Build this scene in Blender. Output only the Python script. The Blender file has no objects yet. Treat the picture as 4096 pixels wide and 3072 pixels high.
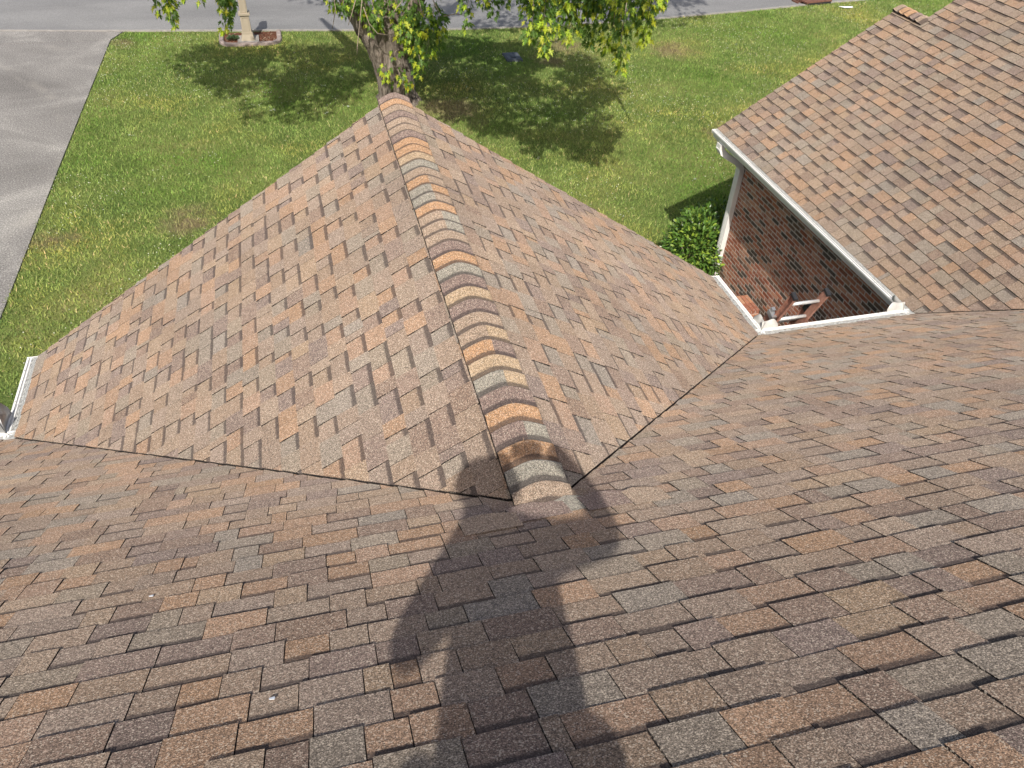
import bpy, bmesh, math, random
import numpy as np
from mathutils import Vector, Matrix, Quaternion, noise as mnoise

random.seed(7)
rng = np.random.default_rng(11)
scene = bpy.context.scene
COL = scene.collection

# ------------------------------------------------------------------ camera, sky, sun, exposure
H = 5.35                       # height of the gable ridge above the ground
P = 0.6543                     # roof pitch (rise / run)
W = 3.59                       # half width of the gable wing
K = math.sqrt(1 + P * P)
CAM = Vector((-0.8503, -2.1230, 2.7215 + H))
RR = Vector((0.96621503, -0.2542917, 0.04200296))
RD = Vector((-0.13778737, -0.64736161, -0.74962496))
RF = Vector((0.21781451, 0.71851143, -0.6605287))
cam_d = bpy.data.cameras.new('camera')
cam = bpy.data.objects.new('camera', cam_d)
COL.objects.link(cam)
cam_d.sensor_width = 36
cam_d.lens = 27.678
cam_d.clip_start = 0.05
cam_d.clip_end = 600
M = Matrix((RR, -RD, -RF)).transposed().to_4x4()
M.translation = CAM
cam.matrix_world = M
scene.camera = cam
FPX = 27.678 / 36 * 1024


def project(p):
    v = Vector(p) - CAM
    z = v.dot(RF)
    if z < 0.05:
        return None
    return (512 + FPX * v.dot(RR) / z, 384 + FPX * v.dot(RD) / z, z)


SUN_DIR = Vector((0.21286, 0.66522, -0.71566)).normalized()   # the way the light travels
world = bpy.data.worlds.new('World')
scene.world = world
world.use_nodes = True
wn = world.node_tree
wn.nodes.clear()
sky = wn.nodes.new('ShaderNodeTexSky')
sky.sky_type = 'NISHITA'
sky.sun_disc = False
sky.dust_density = 4.0
sky.ozone_density = 0.6
sky.sun_elevation = math.radians(45.7)
sky.sun_rotation = math.radians(197.7)
bgn = wn.nodes.new('ShaderNodeBackground')
bgn.inputs['Strength'].default_value = 0.135
won = wn.nodes.new('ShaderNodeOutputWorld')
wn.links.new(sky.outputs[0], bgn.inputs[0])
wn.links.new(bgn.outputs[0], won.inputs[0])
sun_d = bpy.data.lights.new('sun', 'SUN')
sun_d.energy = 4.6
sun_d.angle = math.radians(0.5)
sun_d.color = (1.0, 0.95, 0.87)
sun = bpy.data.objects.new('sun', sun_d)
COL.objects.link(sun)
sun.location = (-5, -15, 25)
sun.rotation_euler = SUN_DIR.to_track_quat('-Z', 'Y').to_euler()
scene.view_settings.view_transform = 'Standard'
scene.view_settings.look = 'None'
scene.view_settings.exposure = 0.14
scene.view_settings.gamma = 1.0
scene.view_settings.use_curve_mapping = False
scene.cycles.max_bounces = 6
scene.cycles.transparent_max_bounces = 4


# ------------------------------------------------------------------ node helpers
class NT:
    def __init__(s, name):
        s.m = bpy.data.materials.new(name)
        s.m.use_nodes = True
        s.t = s.m.node_tree
        s.t.nodes.clear()
        s.out = s.t.nodes.new('ShaderNodeOutputMaterial')
        s.b = s.t.nodes.new('ShaderNodeBsdfPrincipled')
        s.t.links.new(s.b.outputs[0], s.out.inputs[0])
        s._pos = None

    def n(s, typ, **kw):
        nd = s.t.nodes.new('ShaderNode' + typ)
        for k, v in kw.items():
            setattr(nd, k, v)
        return nd

    def l(s, a, b):
        s.t.links.new(a, b)

    def pos(s):
        if s._pos is None:
            s._pos = s.n('NewGeometry').outputs['Position']
        return s._pos

    def put(s, inp, v):
        if hasattr(v, 'links'):
            s.l(v, inp)
        else:
            inp.default_value = v

    def noise(s, scale, detail=2.0, rough=0.5, vec=None, stretch=None, dist=0.0):
        nd = s.n('TexNoise')
        nd.inputs['Scale'].default_value = scale
        nd.inputs['Detail'].default_value = detail
        nd.inputs['Roughness'].default_value = rough
        nd.inputs['Distortion'].default_value = dist
        v = vec if vec is not None else s.pos()
        if stretch:
            mp = s.n('Mapping')
            mp.inputs['Scale'].default_value = stretch
            s.l(v, mp.inputs['Vector'])
            v = mp.outputs[0]
        s.l(v, nd.inputs['Vector'])
        return nd.outputs['Fac']

    def ramp(s, fac, stops, interp='LINEAR'):
        r = s.n('ValToRGB')
        r.color_ramp.interpolation = interp
        el = r.color_ramp.elements
        while len(el) > 1:
            el.remove(el[-1])
        for i, (p, c) in enumerate(stops):
            if not isinstance(c, (tuple, list)):
                c = (c, c, c)
            e = el[0] if i == 0 else el.new(p)
            e.position = p
            e.color = (*c[:3], 1)
        s.l(fac, r.inputs[0])
        return r.outputs[0]

    def mix(s, fac, a, b, mode='MIX'):
        m = s.n('Mix', data_type='RGBA', blend_type=mode)
        s.put(m.inputs[0], fac)
        s.put(m.inputs[6], a if hasattr(a, 'links') else (*a[:3], 1))
        s.put(m.inputs[7], b if hasattr(b, 'links') else (*b[:3], 1))
        return m.outputs[2]

    def math(s, op, a, b=0.0, clamp=False):
        m = s.n('Math', operation=op, use_clamp=clamp)
        s.put(m.inputs[0], a)
        s.put(m.inputs[1], b)
        return m.outputs[0]

    def attr(s, name, out='Color'):
        a = s.n('Attribute', attribute_name=name)
        return a.outputs[out]

    def bump(s, h, strength=0.5, dist=0.01):
        b = s.n('Bump')
        b.inputs['Strength'].default_value = strength
        b.inputs['Distance'].default_value = dist
        s.l(h, b.inputs['Height'])
        s.l(b.outputs[0], s.b.inputs['Normal'])

    def done(s, col=None, rough=0.8, spec=0.3, metal=0.0, drough=0.0):
        if col is not None:
            s.put(s.b.inputs['Base Color'], col if hasattr(col, 'links') else (*col[:3], 1))
        s.put(s.b.inputs['Roughness'], rough)
        s.b.inputs['Specular IOR Level'].default_value = spec
        s.b.inputs['Metallic'].default_value = metal
        if 'Diffuse Roughness' in s.b.inputs:
            s.b.inputs['Diffuse Roughness'].default_value = drough
        return s.m


MAT = {}


def m_shingle():
    n = NT('shingle_granules')
    tint = n.attr('tint')
    rec = n.attr('tint', 'Alpha')
    uv = n.n('UVMap').outputs[0]
    sx = n.n('SeparateXYZ')
    n.l(uv, sx.inputs[0])
    v = sx.outputs[1]
    g1 = n.noise(270, 1.5, 0.6)
    g2 = n.noise(95, 2.0, 0.7)
    sp = n.ramp(g1, [(0.28, 0.32), (0.44, 0.76), (0.56, 1.12), (0.72, 2.0)])
    sp2 = n.ramp(g2, [(0.3, 0.70), (0.7, 1.32)])
    c = n.mix(1.0, tint, sp, 'MULTIPLY')
    c = n.mix(1.0, c, sp2, 'MULTIPLY')
    # granules of other colours strewn in
    w = n.n('TexVoronoi')
    w.inputs['Scale'].default_value = 260
    n.l(n.pos(), w.inputs['Vector'])
    wsep = n.n('SeparateColor')
    n.l(w.outputs['Color'], wsep.inputs[0])
    pale = n.math('GREATER_THAN', wsep.outputs[0], 0.90)
    dark = n.math('LESS_THAN', wsep.outputs[0], 0.16)
    c = n.mix(n.math('MULTIPLY', pale, 0.55), c, (0.55, 0.47, 0.38))
    c = n.mix(n.math('MULTIPLY', dark, 0.5), c, (0.05, 0.042, 0.04))
    # weathering
    big = n.ramp(n.noise(0.7, 3.0, 0.6), [(0.3, 0.90), (0.7, 1.10)])
    c = n.mix(1.0, c, big, 'MULTIPLY')
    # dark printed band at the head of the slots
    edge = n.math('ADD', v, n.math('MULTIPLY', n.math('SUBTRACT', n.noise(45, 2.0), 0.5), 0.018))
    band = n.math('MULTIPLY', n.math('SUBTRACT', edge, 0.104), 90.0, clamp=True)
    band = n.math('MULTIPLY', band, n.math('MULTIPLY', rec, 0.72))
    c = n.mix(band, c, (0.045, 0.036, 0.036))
    n.bump(g1, 0.55, 0.003)
    return n.done(c, 0.95, 0.12, drough=1.0)


def m_plain(name, col, rough=0.7, spec=0.3, metal=0.0, var=0.12, scale=6.0, bump=0.0):
    n = NT(name)
    f = n.noise(scale, 4.0, 0.6)
    c = n.mix(1.0, (*col, 1), n.ramp(f, [(0.25, 1 - var), (0.75, 1 + var)]), 'MULTIPLY')
    if bump:
        n.bump(n.noise(scale * 12, 3.0), bump, 0.004)
    return n.done(c, rough, spec, metal)


def m_tinted(name, rough=0.6, spec=0.3, var=0.1, scale=20.0, trans=0.0):
    n = NT(name)
    t = n.attr('tint')
    c = n.mix(1.0, t, n.ramp(n.noise(scale, 3.0), [(0.25, 1 - var), (0.75, 1 + var)]), 'MULTIPLY')
    n.done(c, rough, spec)
    if trans:
        tr = n.n('BsdfTranslucent')
        n.l(n.mix(1.0, c, (1.3, 1.35, 0.5), 'MULTIPLY'), tr.inputs[0])
        mx = n.n('MixShader')
        mx.inputs[0].default_value = trans
        n.l(n.b.outputs[0], mx.inputs[1])
        n.l(tr.outputs[0], mx.inputs[2])
        n.l(mx.outputs[0], n.out.inputs[0])
    return n.m


def m_brick():
    n = NT('fired_brick')
    t = n.attr('tint')
    pale = n.attr('tint', 'Alpha')
    c = n.mix(1.0, t, n.ramp(n.noise(35, 4.0, 0.7), [(0.25, 0.62), (0.75, 1.38)]), 'MULTIPLY')
    sm = n.math('MULTIPLY', n.math('SUBTRACT', n.noise(22, 4.0, 0.7, stretch=(1, 1, 0.5)), 0.50), 7.0, clamp=True)
    c = n.mix(n.math('MULTIPLY', sm, pale), c, (0.50, 0.38, 0.33))
    n.bump(n.noise(120, 4.0, 0.7), 0.5, 0.004)
    return n.done(c, 0.9, 0.15)


def m_brick_wall():
    n = NT('brick_masonry')
    b = n.n('TexBrick')
    b.inputs['Color1'].default_value = (0.25, 0.075, 0.04, 1)
    b.inputs['Color2'].default_value = (0.13, 0.05, 0.035, 1)
    b.inputs['Mortar'].default_value = (0.36, 0.32, 0.28, 1)
    b.inputs['Scale'].default_value = 1.0
    b.inputs['Brick Width'].default_value = 0.203
    b.inputs['Row Height'].default_value = 0.0677
    b.inputs['Mortar Size'].default_value = 0.005
    sx = n.n('SeparateXYZ')
    n.l(n.pos(), sx.inputs[0])
    cx = n.n('CombineXYZ')
    n.l(n.math('ADD', sx.outputs[0], sx.outputs[1]), cx.inputs[0])
    n.l(sx.outputs[2], cx.inputs[1])
    n.l(cx.outputs[0], b.inputs['Vector'])
    return n.done(b.outputs[0], 0.9, 0.15)


# bare or dry places in the lawn: centre and size on the ground
WORN = [(2.95, 17.3, 1.25), (9.9, 14.6, 0.95), (10.6, 20.6, 0.9), (7.3, 21.4, 0.8), (0.3, 14.6, 0.8), (-3.2, 12.6, 0.7), (-5.3, 23.3, 0.5), (6.5, 20.2, 0.6), (-5.6, 12.4, 0.5), (-3.9, 8.2, 0.8), (-1.9, 10.4, 0.6)]


def worn(n):
    wob = n.math('MULTIPLY', n.math('SUBTRACT', n.noise(1.7, 4.0, 0.7), 0.5), 2.6)
    tot = None
    for x, y, r in WORN:
        vd = n.n('VectorMath', operation='DISTANCE')
        n.l(n.pos(), vd.inputs[0])
        vd.inputs[1].default_value = (x, y, 0)
        f = n.math('SUBTRACT', 1.0, n.math('DIVIDE', vd.outputs['Value'], r))
        f = n.math('MULTIPLY', n.math('ADD', f, wob), 1.3, clamp=True)
        f = n.math('MULTIPLY', f, n.math('LESS_THAN', vd.outputs['Value'], r * 2.2))
        tot = f if tot is None else n.math('MAXIMUM', tot, f)
    return n.math('MULTIPLY', tot, 0.8)


def m_lawn():
    n = NT('lawn_soil')
    a = n.noise(0.35, 4.0, 0.6)
    c = n.ramp(a, [(0.35, (0.105, 0.155, 0.040)), (0.5, (0.155, 0.205, 0.056)), (0.66, (0.235, 0.240, 0.085))])
    f = n.ramp(n.noise(28, 4.0, 0.7), [(0.3, 0.45), (0.5, 0.95), (0.72, 1.5)])
    c = n.mix(1.0, c, f, 'MULTIPLY')
    dirt = n.math('MULTIPLY', n.math('SUBTRACT', n.noise(0.85, 5.0, 0.7), 0.66), 9.0, clamp=True)
    c = n.mix(n.math('MULTIPLY', dirt, 0.7), c, (0.24, 0.17, 0.10))
    c = n.mix(worn(n), c, (0.20, 0.145, 0.095))
    n.bump(n.noise(40, 4.0, 0.7), 0.8, 0.05)
    return n.done(c, 0.9, 0.1)


def m_grass():
    n = NT('grass_blades')
    t = n.attr('tint')
    a = n.noise(0.30, 4.0, 0.62)
    c = n.mix(1.0, t, n.ramp(a, [(0.33, (0.66, 0.86, 0.55)), (0.5, (1.0, 1.0, 1.0)), (0.67, (1.5, 1.18, 1.1))]), 'MULTIPLY')
    b = n.noise(1.6, 4.0, 0.65)
    c = n.mix(1.0, c, n.ramp(b, [(0.3, 0.72), (0.55, 1.0), (0.75, 1.32)]), 'MULTIPLY')
    dirt = n.math('MULTIPLY', n.math('SUBTRACT', n.noise(0.85, 5.0, 0.7), 0.64), 8.0, clamp=True)
    c = n.mix(n.math('MULTIPLY', dirt, 0.55), c, (0.34, 0.25, 0.13))
    c = n.mix(n.math('MULTIPLY', worn(n), 0.75), c, (0.33, 0.25, 0.15))
    n.done(c, 0.7, 0.2)
    tr = n.n('BsdfTranslucent')
    n.l(c, tr.inputs[0])
    mx = n.n('MixShader')
    mx.inputs[0].default_value = 0.25
    n.l(n.b.outputs[0], mx.inputs[1])
    n.l(tr.outputs[0], mx.inputs[2])
    n.l(mx.outputs[0], n.out.inputs[0])
    return n.m


def m_asphalt():
    n = NT('asphalt')
    c = n.ramp(n.noise(0.5, 4.0, 0.6, stretch=(0.5, 1.5, 1)), [(0.3, (0.175, 0.174, 0.174)), (0.7, (0.235, 0.233, 0.230))])
    g = n.ramp(n.noise(70, 3.0, 0.7), [(0.3, 0.62), (0.5, 0.98), (0.72, 1.7)])
    c = n.mix(1.0, c, g, 'MULTIPLY')
    st = n.math('MULTIPLY', n.math('SUBTRACT', n.noise(1.2, 4.0, 0.7, stretch=(0.25, 1.6, 1)), 0.60), 6.0, clamp=True)
    c = n.mix(n.math('MULTIPLY', st, 0.3), c, (0.30, 0.29, 0.28))
    n.bump(n.noise(90, 3.0), 0.4, 0.006)
    return n.done(c, 0.9, 0.2)


def m_driveway():
    n = NT('driveway_concrete')
    a = n.noise(0.45, 5.0, 0.65, dist=0.6)
    c = n.ramp(a, [(0.3, (0.150, 0.142, 0.134)), (0.5, (0.205, 0.195, 0.184)), (0.7, (0.310, 0.297, 0.275))])
    g = n.ramp(n.noise(34, 3.0, 0.8), [(0.3, 0.50), (0.5, 0.95), (0.68, 2.1)])
    c = n.mix(1.0, c, g, 'MULTIPLY')
    # curved tyre scuffs
    vd = n.n('VectorMath', operation='DISTANCE')
    n.l(n.pos(), vd.inputs[0])
    vd.inputs[1].default_value = (-15.0, 15.5, 0)
    r = n.math('SINE', n.math('MULTIPLY', vd.outputs['Value'], 3.6))
    r = n.math('MULTIPLY', n.math('SUBTRACT', r, 0.72), 3.5, clamp=True)
    r = n.math('MULTIPLY', r, n.math('MULTIPLY', n.math('SUBTRACT', n.noise(0.55, 4.0, 0.7), 0.48), 5.0, clamp=True))
    c = n.mix(n.math('MULTIPLY', r, 0.38), c, (0.42, 0.39, 0.34))
    n.bump(n.noise(80, 3.0), 0.4, 0.005)
    return n.done(c, 0.9, 0.2)


def m_bark():
    n = NT('maple_bark')
    a = n.noise(9.0, 6.0, 0.72, stretch=(1.6, 1.6, 0.28), dist=0.6)
    c = n.ramp(a, [(0.32, (0.055, 0.042, 0.034)), (0.46, (0.17, 0.138, 0.115)), (0.6, (0.30, 0.255, 0.215)), (0.78, (0.44, 0.39, 0.34))])
    c = n.mix(1.0, c, n.ramp(n.noise(1.5, 3.0), [(0.3, 0.75), (0.7, 1.15)]), 'MULTIPLY')
    n.bump(a, 1.0, 0.06)
    return n.done(c, 0.95, 0.1)


def m_guard():
    n = NT('gutter_guard_mesh')
    uv = n.n('UVMap').outputs[0]
    f = n.noise(120, 3.0, 0.8, vec=uv, stretch=(0.25, 1.6, 1))
    c = n.ramp(f, [(0.36, (0.07, 0.07, 0.068)), (0.48, (0.30, 0.30, 0.285)), (0.60, (0.62, 0.62, 0.59))])
    d = n.math('MULTIPLY', n.math('SUBTRACT', n.noise(5, 4.0, 0.7, vec=uv), 0.52), 5.0, clamp=True)
    c = n.mix(n.math('MULTIPLY', d, 0.5), c, (0.24, 0.22, 0.19))
    n.bump(f, 0.6, 0.004)
    return n.done(c, 0.6, 0.3)


def m_mulch():
    n = NT('bark_mulch')
    f = n.noise(38, 4.0, 0.75, dist=0.8)
    c = n.ramp(f, [(0.3, (0.04, 0.018, 0.012)), (0.5, (0.15, 0.06, 0.035)), (0.68, (0.34, 0.20, 0.13))])
    n.bump(f, 0.9, 0.03)
    return n.done(c, 0.95, 0.1)


MAT['shingle'] = m_shingle()
MAT['deck'] = m_plain('roof_underlay', (0.022, 0.019, 0.018), 0.95, 0.1)
MAT['white'] = m_plain('white_aluminium', (0.78, 0.77, 0.74), 0.45, 0.4, var=0.06, scale=9)
MAT['guard'] = m_guard()
MAT['flash'] = m_plain('weathered_flashing', (0.47, 0.46, 0.43), 0.4, 0.5, var=0.18, scale=14)
MAT['zinc'] = m_plain('dull_metal', (0.40, 0.40, 0.40), 0.35, 0.5, metal=0.6, var=0.2, scale=10)
MAT['brick'] = m_brick()
MAT['mortar'] = m_plain('mortar', (0.60, 0.53, 0.46), 0.95, 0.1, var=0.2, scale=18, bump=0.4)
MAT['masonry'] = m_brick_wall()
MAT['lawn'] = m_lawn()
MAT['grass'] = m_grass()
MAT['asphalt'] = m_asphalt()
MAT['drive'] = m_driveway()
MAT['conc'] = m_plain('kerb_concrete', (0.30, 0.28, 0.255), 0.9, 0.2, var=0.22, scale=5, bump=0.4)
MAT['bark'] = m_bark()
MAT['leaf'] = m_tinted('maple_leaf', 0.5, 0.35, 0.12, 9.0, trans=0.35)
MAT['holly'] = m_tinted('glossy_leaf', 0.28, 0.55, 0.12, 9.0, trans=0.12)
MAT['twig'] = m_plain('twig_bark', (0.30, 0.24, 0.19), 0.9, 0.2, var=0.3, scale=12)
MAT['fibre'] = m_plain('worn_fibreglass', (0.40, 0.20, 0.145), 0.6, 0.3, var=0.35, scale=22, bump=0.2)
MAT['alu'] = m_plain('rung_aluminium', (0.66, 0.66, 0.65), 0.35, 0.5, metal=0.35, var=0.15, scale=20)
MAT['black'] = m_plain('black_plastic', (0.025, 0.025, 0.027), 0.5, 0.4)
MAT['post'] = m_plain('painted_post', (0.36, 0.31, 0.235), 0.6, 0.3, var=0.06, scale=5)
MAT['rust'] = m_plain('rusted_iron', (0.16, 0.075, 0.052), 0.85, 0.3, var=0.4, scale=10, bump=0.4)
MAT['lid'] = m_plain('meter_lid_plastic', (0.085, 0.095, 0.11), 0.7, 0.3, var=0.25)
MAT['mulch'] = m_mulch()
MAT['edging'] = m_plain('edging_concrete', (0.30, 0.245, 0.22), 0.9, 0.2, var=0.3, scale=9, bump=0.5)
MAT['paper'] = m_plain('pale_scrap', (0.78, 0.80, 0.84), 0.7, 0.2, var=0.05)
MAT['clover'] = m_plain('clover_flower', (0.72, 0.72, 0.58), 0.8, 0.2, var=0.1)
MAT['soffit'] = m_plain('white_soffit', (0.74, 0.73, 0.70), 0.6, 0.3, var=0.05)
MAT['chips'] = m_tinted('mulch_chip', 0.9, 0.1)
MAT['skin'] = m_plain('skin', (0.45, 0.28, 0.20), 0.6, 0.3)
MAT['shirt'] = m_plain('grey_shirt', (0.20, 0.21, 0.23), 0.9, 0.1)
MAT['cap'] = m_plain('dark_cap', (0.06, 0.06, 0.07), 0.9, 0.1)


# ------------------------------------------------------------------ mesh helpers
def link(o, parent=None):
    COL.objects.link(o)
    if parent is not None:
        o.parent = parent
    return o


def mesh_obj(name, vs, fs, mat, parent=None, smooth=False):
    me = bpy.data.meshes.new(name)
    me.from_pydata([tuple(v) for v in vs], [], fs)
    if smooth:
        me.polygons.foreach_set('use_smooth', [True] * len(me.polygons))
    me.materials.append(mat)
    return link(bpy.data.objects.new(name, me), parent)


def empty(name, loc=(0, 0, 0)):
    o = bpy.data.objects.new(name, None)
    o.location = loc
    o.empty_display_size = 0.2
    return link(o)


def tag(o, label=None, cat=None, group=None, kind=None):
    for k, v in (('label', label), ('category', cat), ('group', group), ('kind', kind)):
        if v:
            o[k] = v
    return o


def rel(o, parent):
    """parent a mesh built in world space under an empty that has a location"""
    o.parent = parent
    o.matrix_parent_inverse = Matrix.Translation(parent.location).inverted()
    return o


class MB:
    """collects shapes, then builds ONE mesh object"""

    def __init__(s):
        s.v, s.f = [], []

    def add(s, vs, fs):
        b = len(s.v)
        s.v += [tuple(v) for v in vs]
        s.f += [tuple(i + b for i in f) for f in fs]
        return s

    def box(s, c, size, rot=None, taper=1.0, bev=0.0):
        hx, hy, hz = size[0] / 2, size[1] / 2, size[2] / 2
        pts = []
        for z, t in ((-hz, 1.0), (hz, taper)):
            for x, y in ((-hx, -hy), (hx, -hy), (hx, hy), (-hx, hy)):
                pts.append(Vector((x * t, y * t, z)))
        if rot is not None:
            pts = [rot @ q for q in pts]
        c = Vector(c)
        return s.add([q + c for q in pts], [(3, 2, 1, 0), (4, 5, 6, 7), (0, 1, 5, 4), (1, 2, 6, 5), (2, 3, 7, 6), (3, 0, 4, 7)])

    def tube(s, path, radii, n=8, cap=True, squash=None):
        path = [Vector(q) for q in path]
        if not hasattr(radii, '__len__'):
            radii = [radii] * len(path)
        rings = []
        up = Vector((0.123, 0.31, 0.94))
        for i, q in enumerate(path):
            d = (path[min(i + 1, len(path) - 1)] - path[max(i - 1, 0)]).normalized()
            if abs(d.dot(up)) > 0.95:
                up = Vector((0.9, 0.3, 0.1))
            a = d.cross(up).normalized()
            b = d.cross(a)
            rings.append([q + (a * math.cos(t) + b * math.sin(t)) * radii[i] for t in [2 * math.pi * k / n for k in range(n)]])
        vs = [q for r in rings for q in r]
        fs = []
        for i in range(len(path) - 1):
            for k in range(n):
                fs.append((i * n + k, i * n + (k + 1) % n, (i + 1) * n + (k + 1) % n, (i + 1) * n + k))
        if cap:
            fs.append(tuple(reversed(range(n))))
            fs.append(tuple(range((len(path) - 1) * n, len(path) * n)))
        return s.add(vs, fs)

    def sweep_rect(s, path, w, d, side):
        """rectangular pipe along a path; side = horizontal axis of its wide face"""
        path = [Vector(q) for q in path]
        side = Vector(side).normalized()
        vs, fs = [], []
        for i, q in enumerate(path):
            t = (path[min(i + 1, len(path) - 1)] - path[max(i - 1, 0)]).normalized()
            o = t.cross(side).normalized()
            for a, b in ((-1, -1), (1, -1), (1, 1), (-1, 1)):
                vs.append(q + side * (a * w / 2) + o * (b * d / 2))
        for i in range(len(path) - 1):
            for k in range(4):
                fs.append((i * 4 + k, i * 4 + (k + 1) % 4, (i + 1) * 4 + (k + 1) % 4, (i + 1) * 4 + k))
        fs.append((3, 2, 1, 0))
        e = (len(path) - 1) * 4
        fs.append((e, e + 1, e + 2, e + 3))
        return s.add(vs, fs)

    def build(s, name, mat, parent=None, smooth=False):
        return mesh_obj(name, s.v, s.f, mat, parent, smooth)


def clip(poly, a, b, c):
    """keep a*u + b*v <= c"""
    out = []
    for i in range(len(poly)):
        p, q = poly[i], poly[(i + 1) % len(poly)]
        dp, dq = a * p[0] + b * p[1] - c, a * q[0] + b * q[1] - c
        if dp <= 0:
            out.append(p)
        if (dp < 0 < dq) or (dq < 0 < dp):
            t = dp / (dp - dq)
            out.append((p[0] + (q[0] - p[0]) * t, p[1] + (q[1] - p[1]) * t))
    return out


class Pieces:
    """flat list of shingle-like pieces; each becomes an object or joins the rest"""

    def __init__(s):
        s.items = []

    def add(s, vs, fs, cols, uvs, size):
        s.items.append((vs, fs, cols, uvs, size))

    @staticmethod
    def make(name, items, mat, parent, kind=None, smooth=False):
        vs, fs, cols, uvs = [], [], [], []
        for it in items:
            b = len(vs)
            vs += it[0]
            fs += [tuple(i + b for i in f) for f in it[1]]
            cols += it[2]
            uvs += it[3]
        me = bpy.data.meshes.new(name)
        me.from_pydata(vs, [], fs)
        ca = me.color_attributes.new('tint', 'FLOAT_COLOR', 'CORNER')
        ca.data.foreach_set('color', [x for c in cols for x in c])
        uvl = me.uv_layers.new(name='UVMap')
        uvl.data.foreach_set('uv', [x for u in uvs for x in u])
        if smooth:
            me.polygons.foreach_set('use_smooth', [True] * len(me.polygons))
        me.materials.append(mat)
        o = link(bpy.data.objects.new(name, me), parent)
        if kind:
            o['kind'] = kind
        return o

    def build(s, name, rest_name, mat, parent, limit=300, smooth=False):
        s.items.sort(key=lambda t: -t[4])
        for it in s.items[:limit]:
            s.make(name, [it], mat, parent, None, smooth)
        if len(s.items) > limit:
            s.make(rest_name, s.items[limit:], mat, parent, 'stuff', smooth)


def image_area(pts):
    pr = [project(p) for p in pts]
    if any(q is None for q in pr):
        return 0.0
    cx = sum(q[0] for q in pr) / len(pr)
    cy = sum(q[1] for q in pr) / len(pr)
    if not (-5 < cx < 1029 and -5 < cy < 773):
        return 0.0
    a = 0
    for i in range(len(pr)):
        x0, y0, _ = pr[i]
        x1, y1, _ = pr[(i + 1) % len(pr)]
        a += x0 * y1 - x1 * y0
    return abs(a) / 2


# ------------------------------------------------------------------ the ground: lawn, road, driveway
def smooth_line(pts, n=60):
    """Catmull-Rom through plan points"""
    out = []
    p = [pts[0]] + pts + [pts[-1]]
    for i in range(1, len(p) - 2):
        for k in range(n // len(pts) + 1):
            t = k / (n // len(pts) + 1)
            q = []
            for c in range(2):
                a, b, cc, d = p[i - 1][c], p[i][c], p[i + 1][c], p[i + 2][c]
                q.append(0.5 * (2 * b + (cc - a) * t + (2 * a - 5 * b + 4 * cc - d) * t * t + (3 * b - a - 3 * cc + d) * t ** 3))
            out.append(tuple(q))
    out.append(pts[-1])
    return out


g = MB()
N = 24
for j in range(N + 1):
    for i in range(N + 1):
        g.v.append((-150 + 300 * i / N, -130 + 300 * j / N, 0))
for j in range(N):
    for i in range(N):
        g.f.append((j * (N + 1) + i, j * (N + 1) + i + 1, (j + 1) * (N + 1) + i + 1, (j + 1) * (N + 1) + i))
tag(g.build('ground', MAT['lawn']), kind='structure')

EDGE = smooth_line([(-60, 33), (-25, 27.2), (-8.85, 24.80), (-5.42, 24.36), (-1.04, 23.88), (2.56, 23.46), (5.2, 23.30), (8.0, 23.32), (11.14, 23.56), (17.5, 24.45), (26, 26.2), (60, 36)], 120)


def road_y(x):
    for i in range(len(EDGE) - 1):
        if EDGE[i][0] <= x <= EDGE[i + 1][0]:
            t = (x - EDGE[i][0]) / (EDGE[i + 1][0] - EDGE[i][0])
            return EDGE[i][1] * (1 - t) + EDGE[i + 1][1] * t
    return 40


def strip(name, mat, off0, off1, z, thick=0.0):
    b = MB()
    for x, y in EDGE:
        b.v += [(x, y + off0, z), (x, y + off1, z)]
        if thick:
            b.v += [(x, y + off0, z - thick), (x, y + off1, z - thick)]
    st = 4 if thick else 2
    for i in range(len(EDGE) - 1):
        a, c = i * st, (i + 1) * st
        b.f.append((a, c, c + 1, a + 1))
        if thick:
            b.f.append((a + 2, c + 2, c, a))
            b.f.append((a + 1, c + 1, c + 3, a + 3))
    return tag(b.build(name, mat), kind='structure')


strip('road', MAT['asphalt'], 0.0, 8.6, 0.010)
strip('kerb', MAT['conc'], -0.06, 0.05, 0.035, 0.05)
strip('far_kerb', MAT['conc'], 8.55, 8.75, 0.06, 0.07)

DR = [(-6.02, 2.0), (-6.02, 10.02), (-5.73, 23.55), (-5.45, 24.25)]
left = [(-17.5, 2.0), (-17.5, 10.0), (-17.5, 23.5), (-17.5, 25.9)]
# the driveway in slabs, with real joints
def dr_x(y):
    for (x0, y0), (x1, y1) in zip(DR, DR[1:]):
        if y0 <= y <= y1:
            return x0 + (x1 - x0) * (y - y0) / (y1 - y0)
    return -5.45


dw = tag(mesh_obj('driveway', [(-17.5, 1.0, 0.004), (-6.02, 1.0, 0.004), (-6.02, 10.02, 0.004), (-5.74, 23.5, 0.004), (-5.52, 24.2, 0.004), (-17.5, 26.0, 0.004)],
                  [(0, 1, 2, 3, 4, 5)], MAT['drive']), kind='structure')
ys = [1.0, 7.2, 15.4, 23.55]
for i in range(len(ys) - 1):
    for xa, xb in ((-17.4, -11.6), (-11.6, None)):
        y0, y1 = ys[i] + 0.006, ys[i + 1] - 0.006
        r0, r1 = (dr_x(y0), dr_x(y1)) if xb is None else (xb - 0.012, xb - 0.012)
        mb = MB()
        lo, hi = 0.0, 0.030
        q = [(xa, y0), (r0, y0), (r1, y1), (xa, y1)]
        mb.add([(x, y, lo) for x, y in q] + [(x, y, hi) for x, y in q], [(4, 5, 6, 7), (0, 1, 5, 4), (1, 2, 6, 5), (2, 3, 7, 6), (3, 0, 4, 7)])
        mb.build('driveway_slab', MAT['drive'], dw)
mb = MB()
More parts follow.
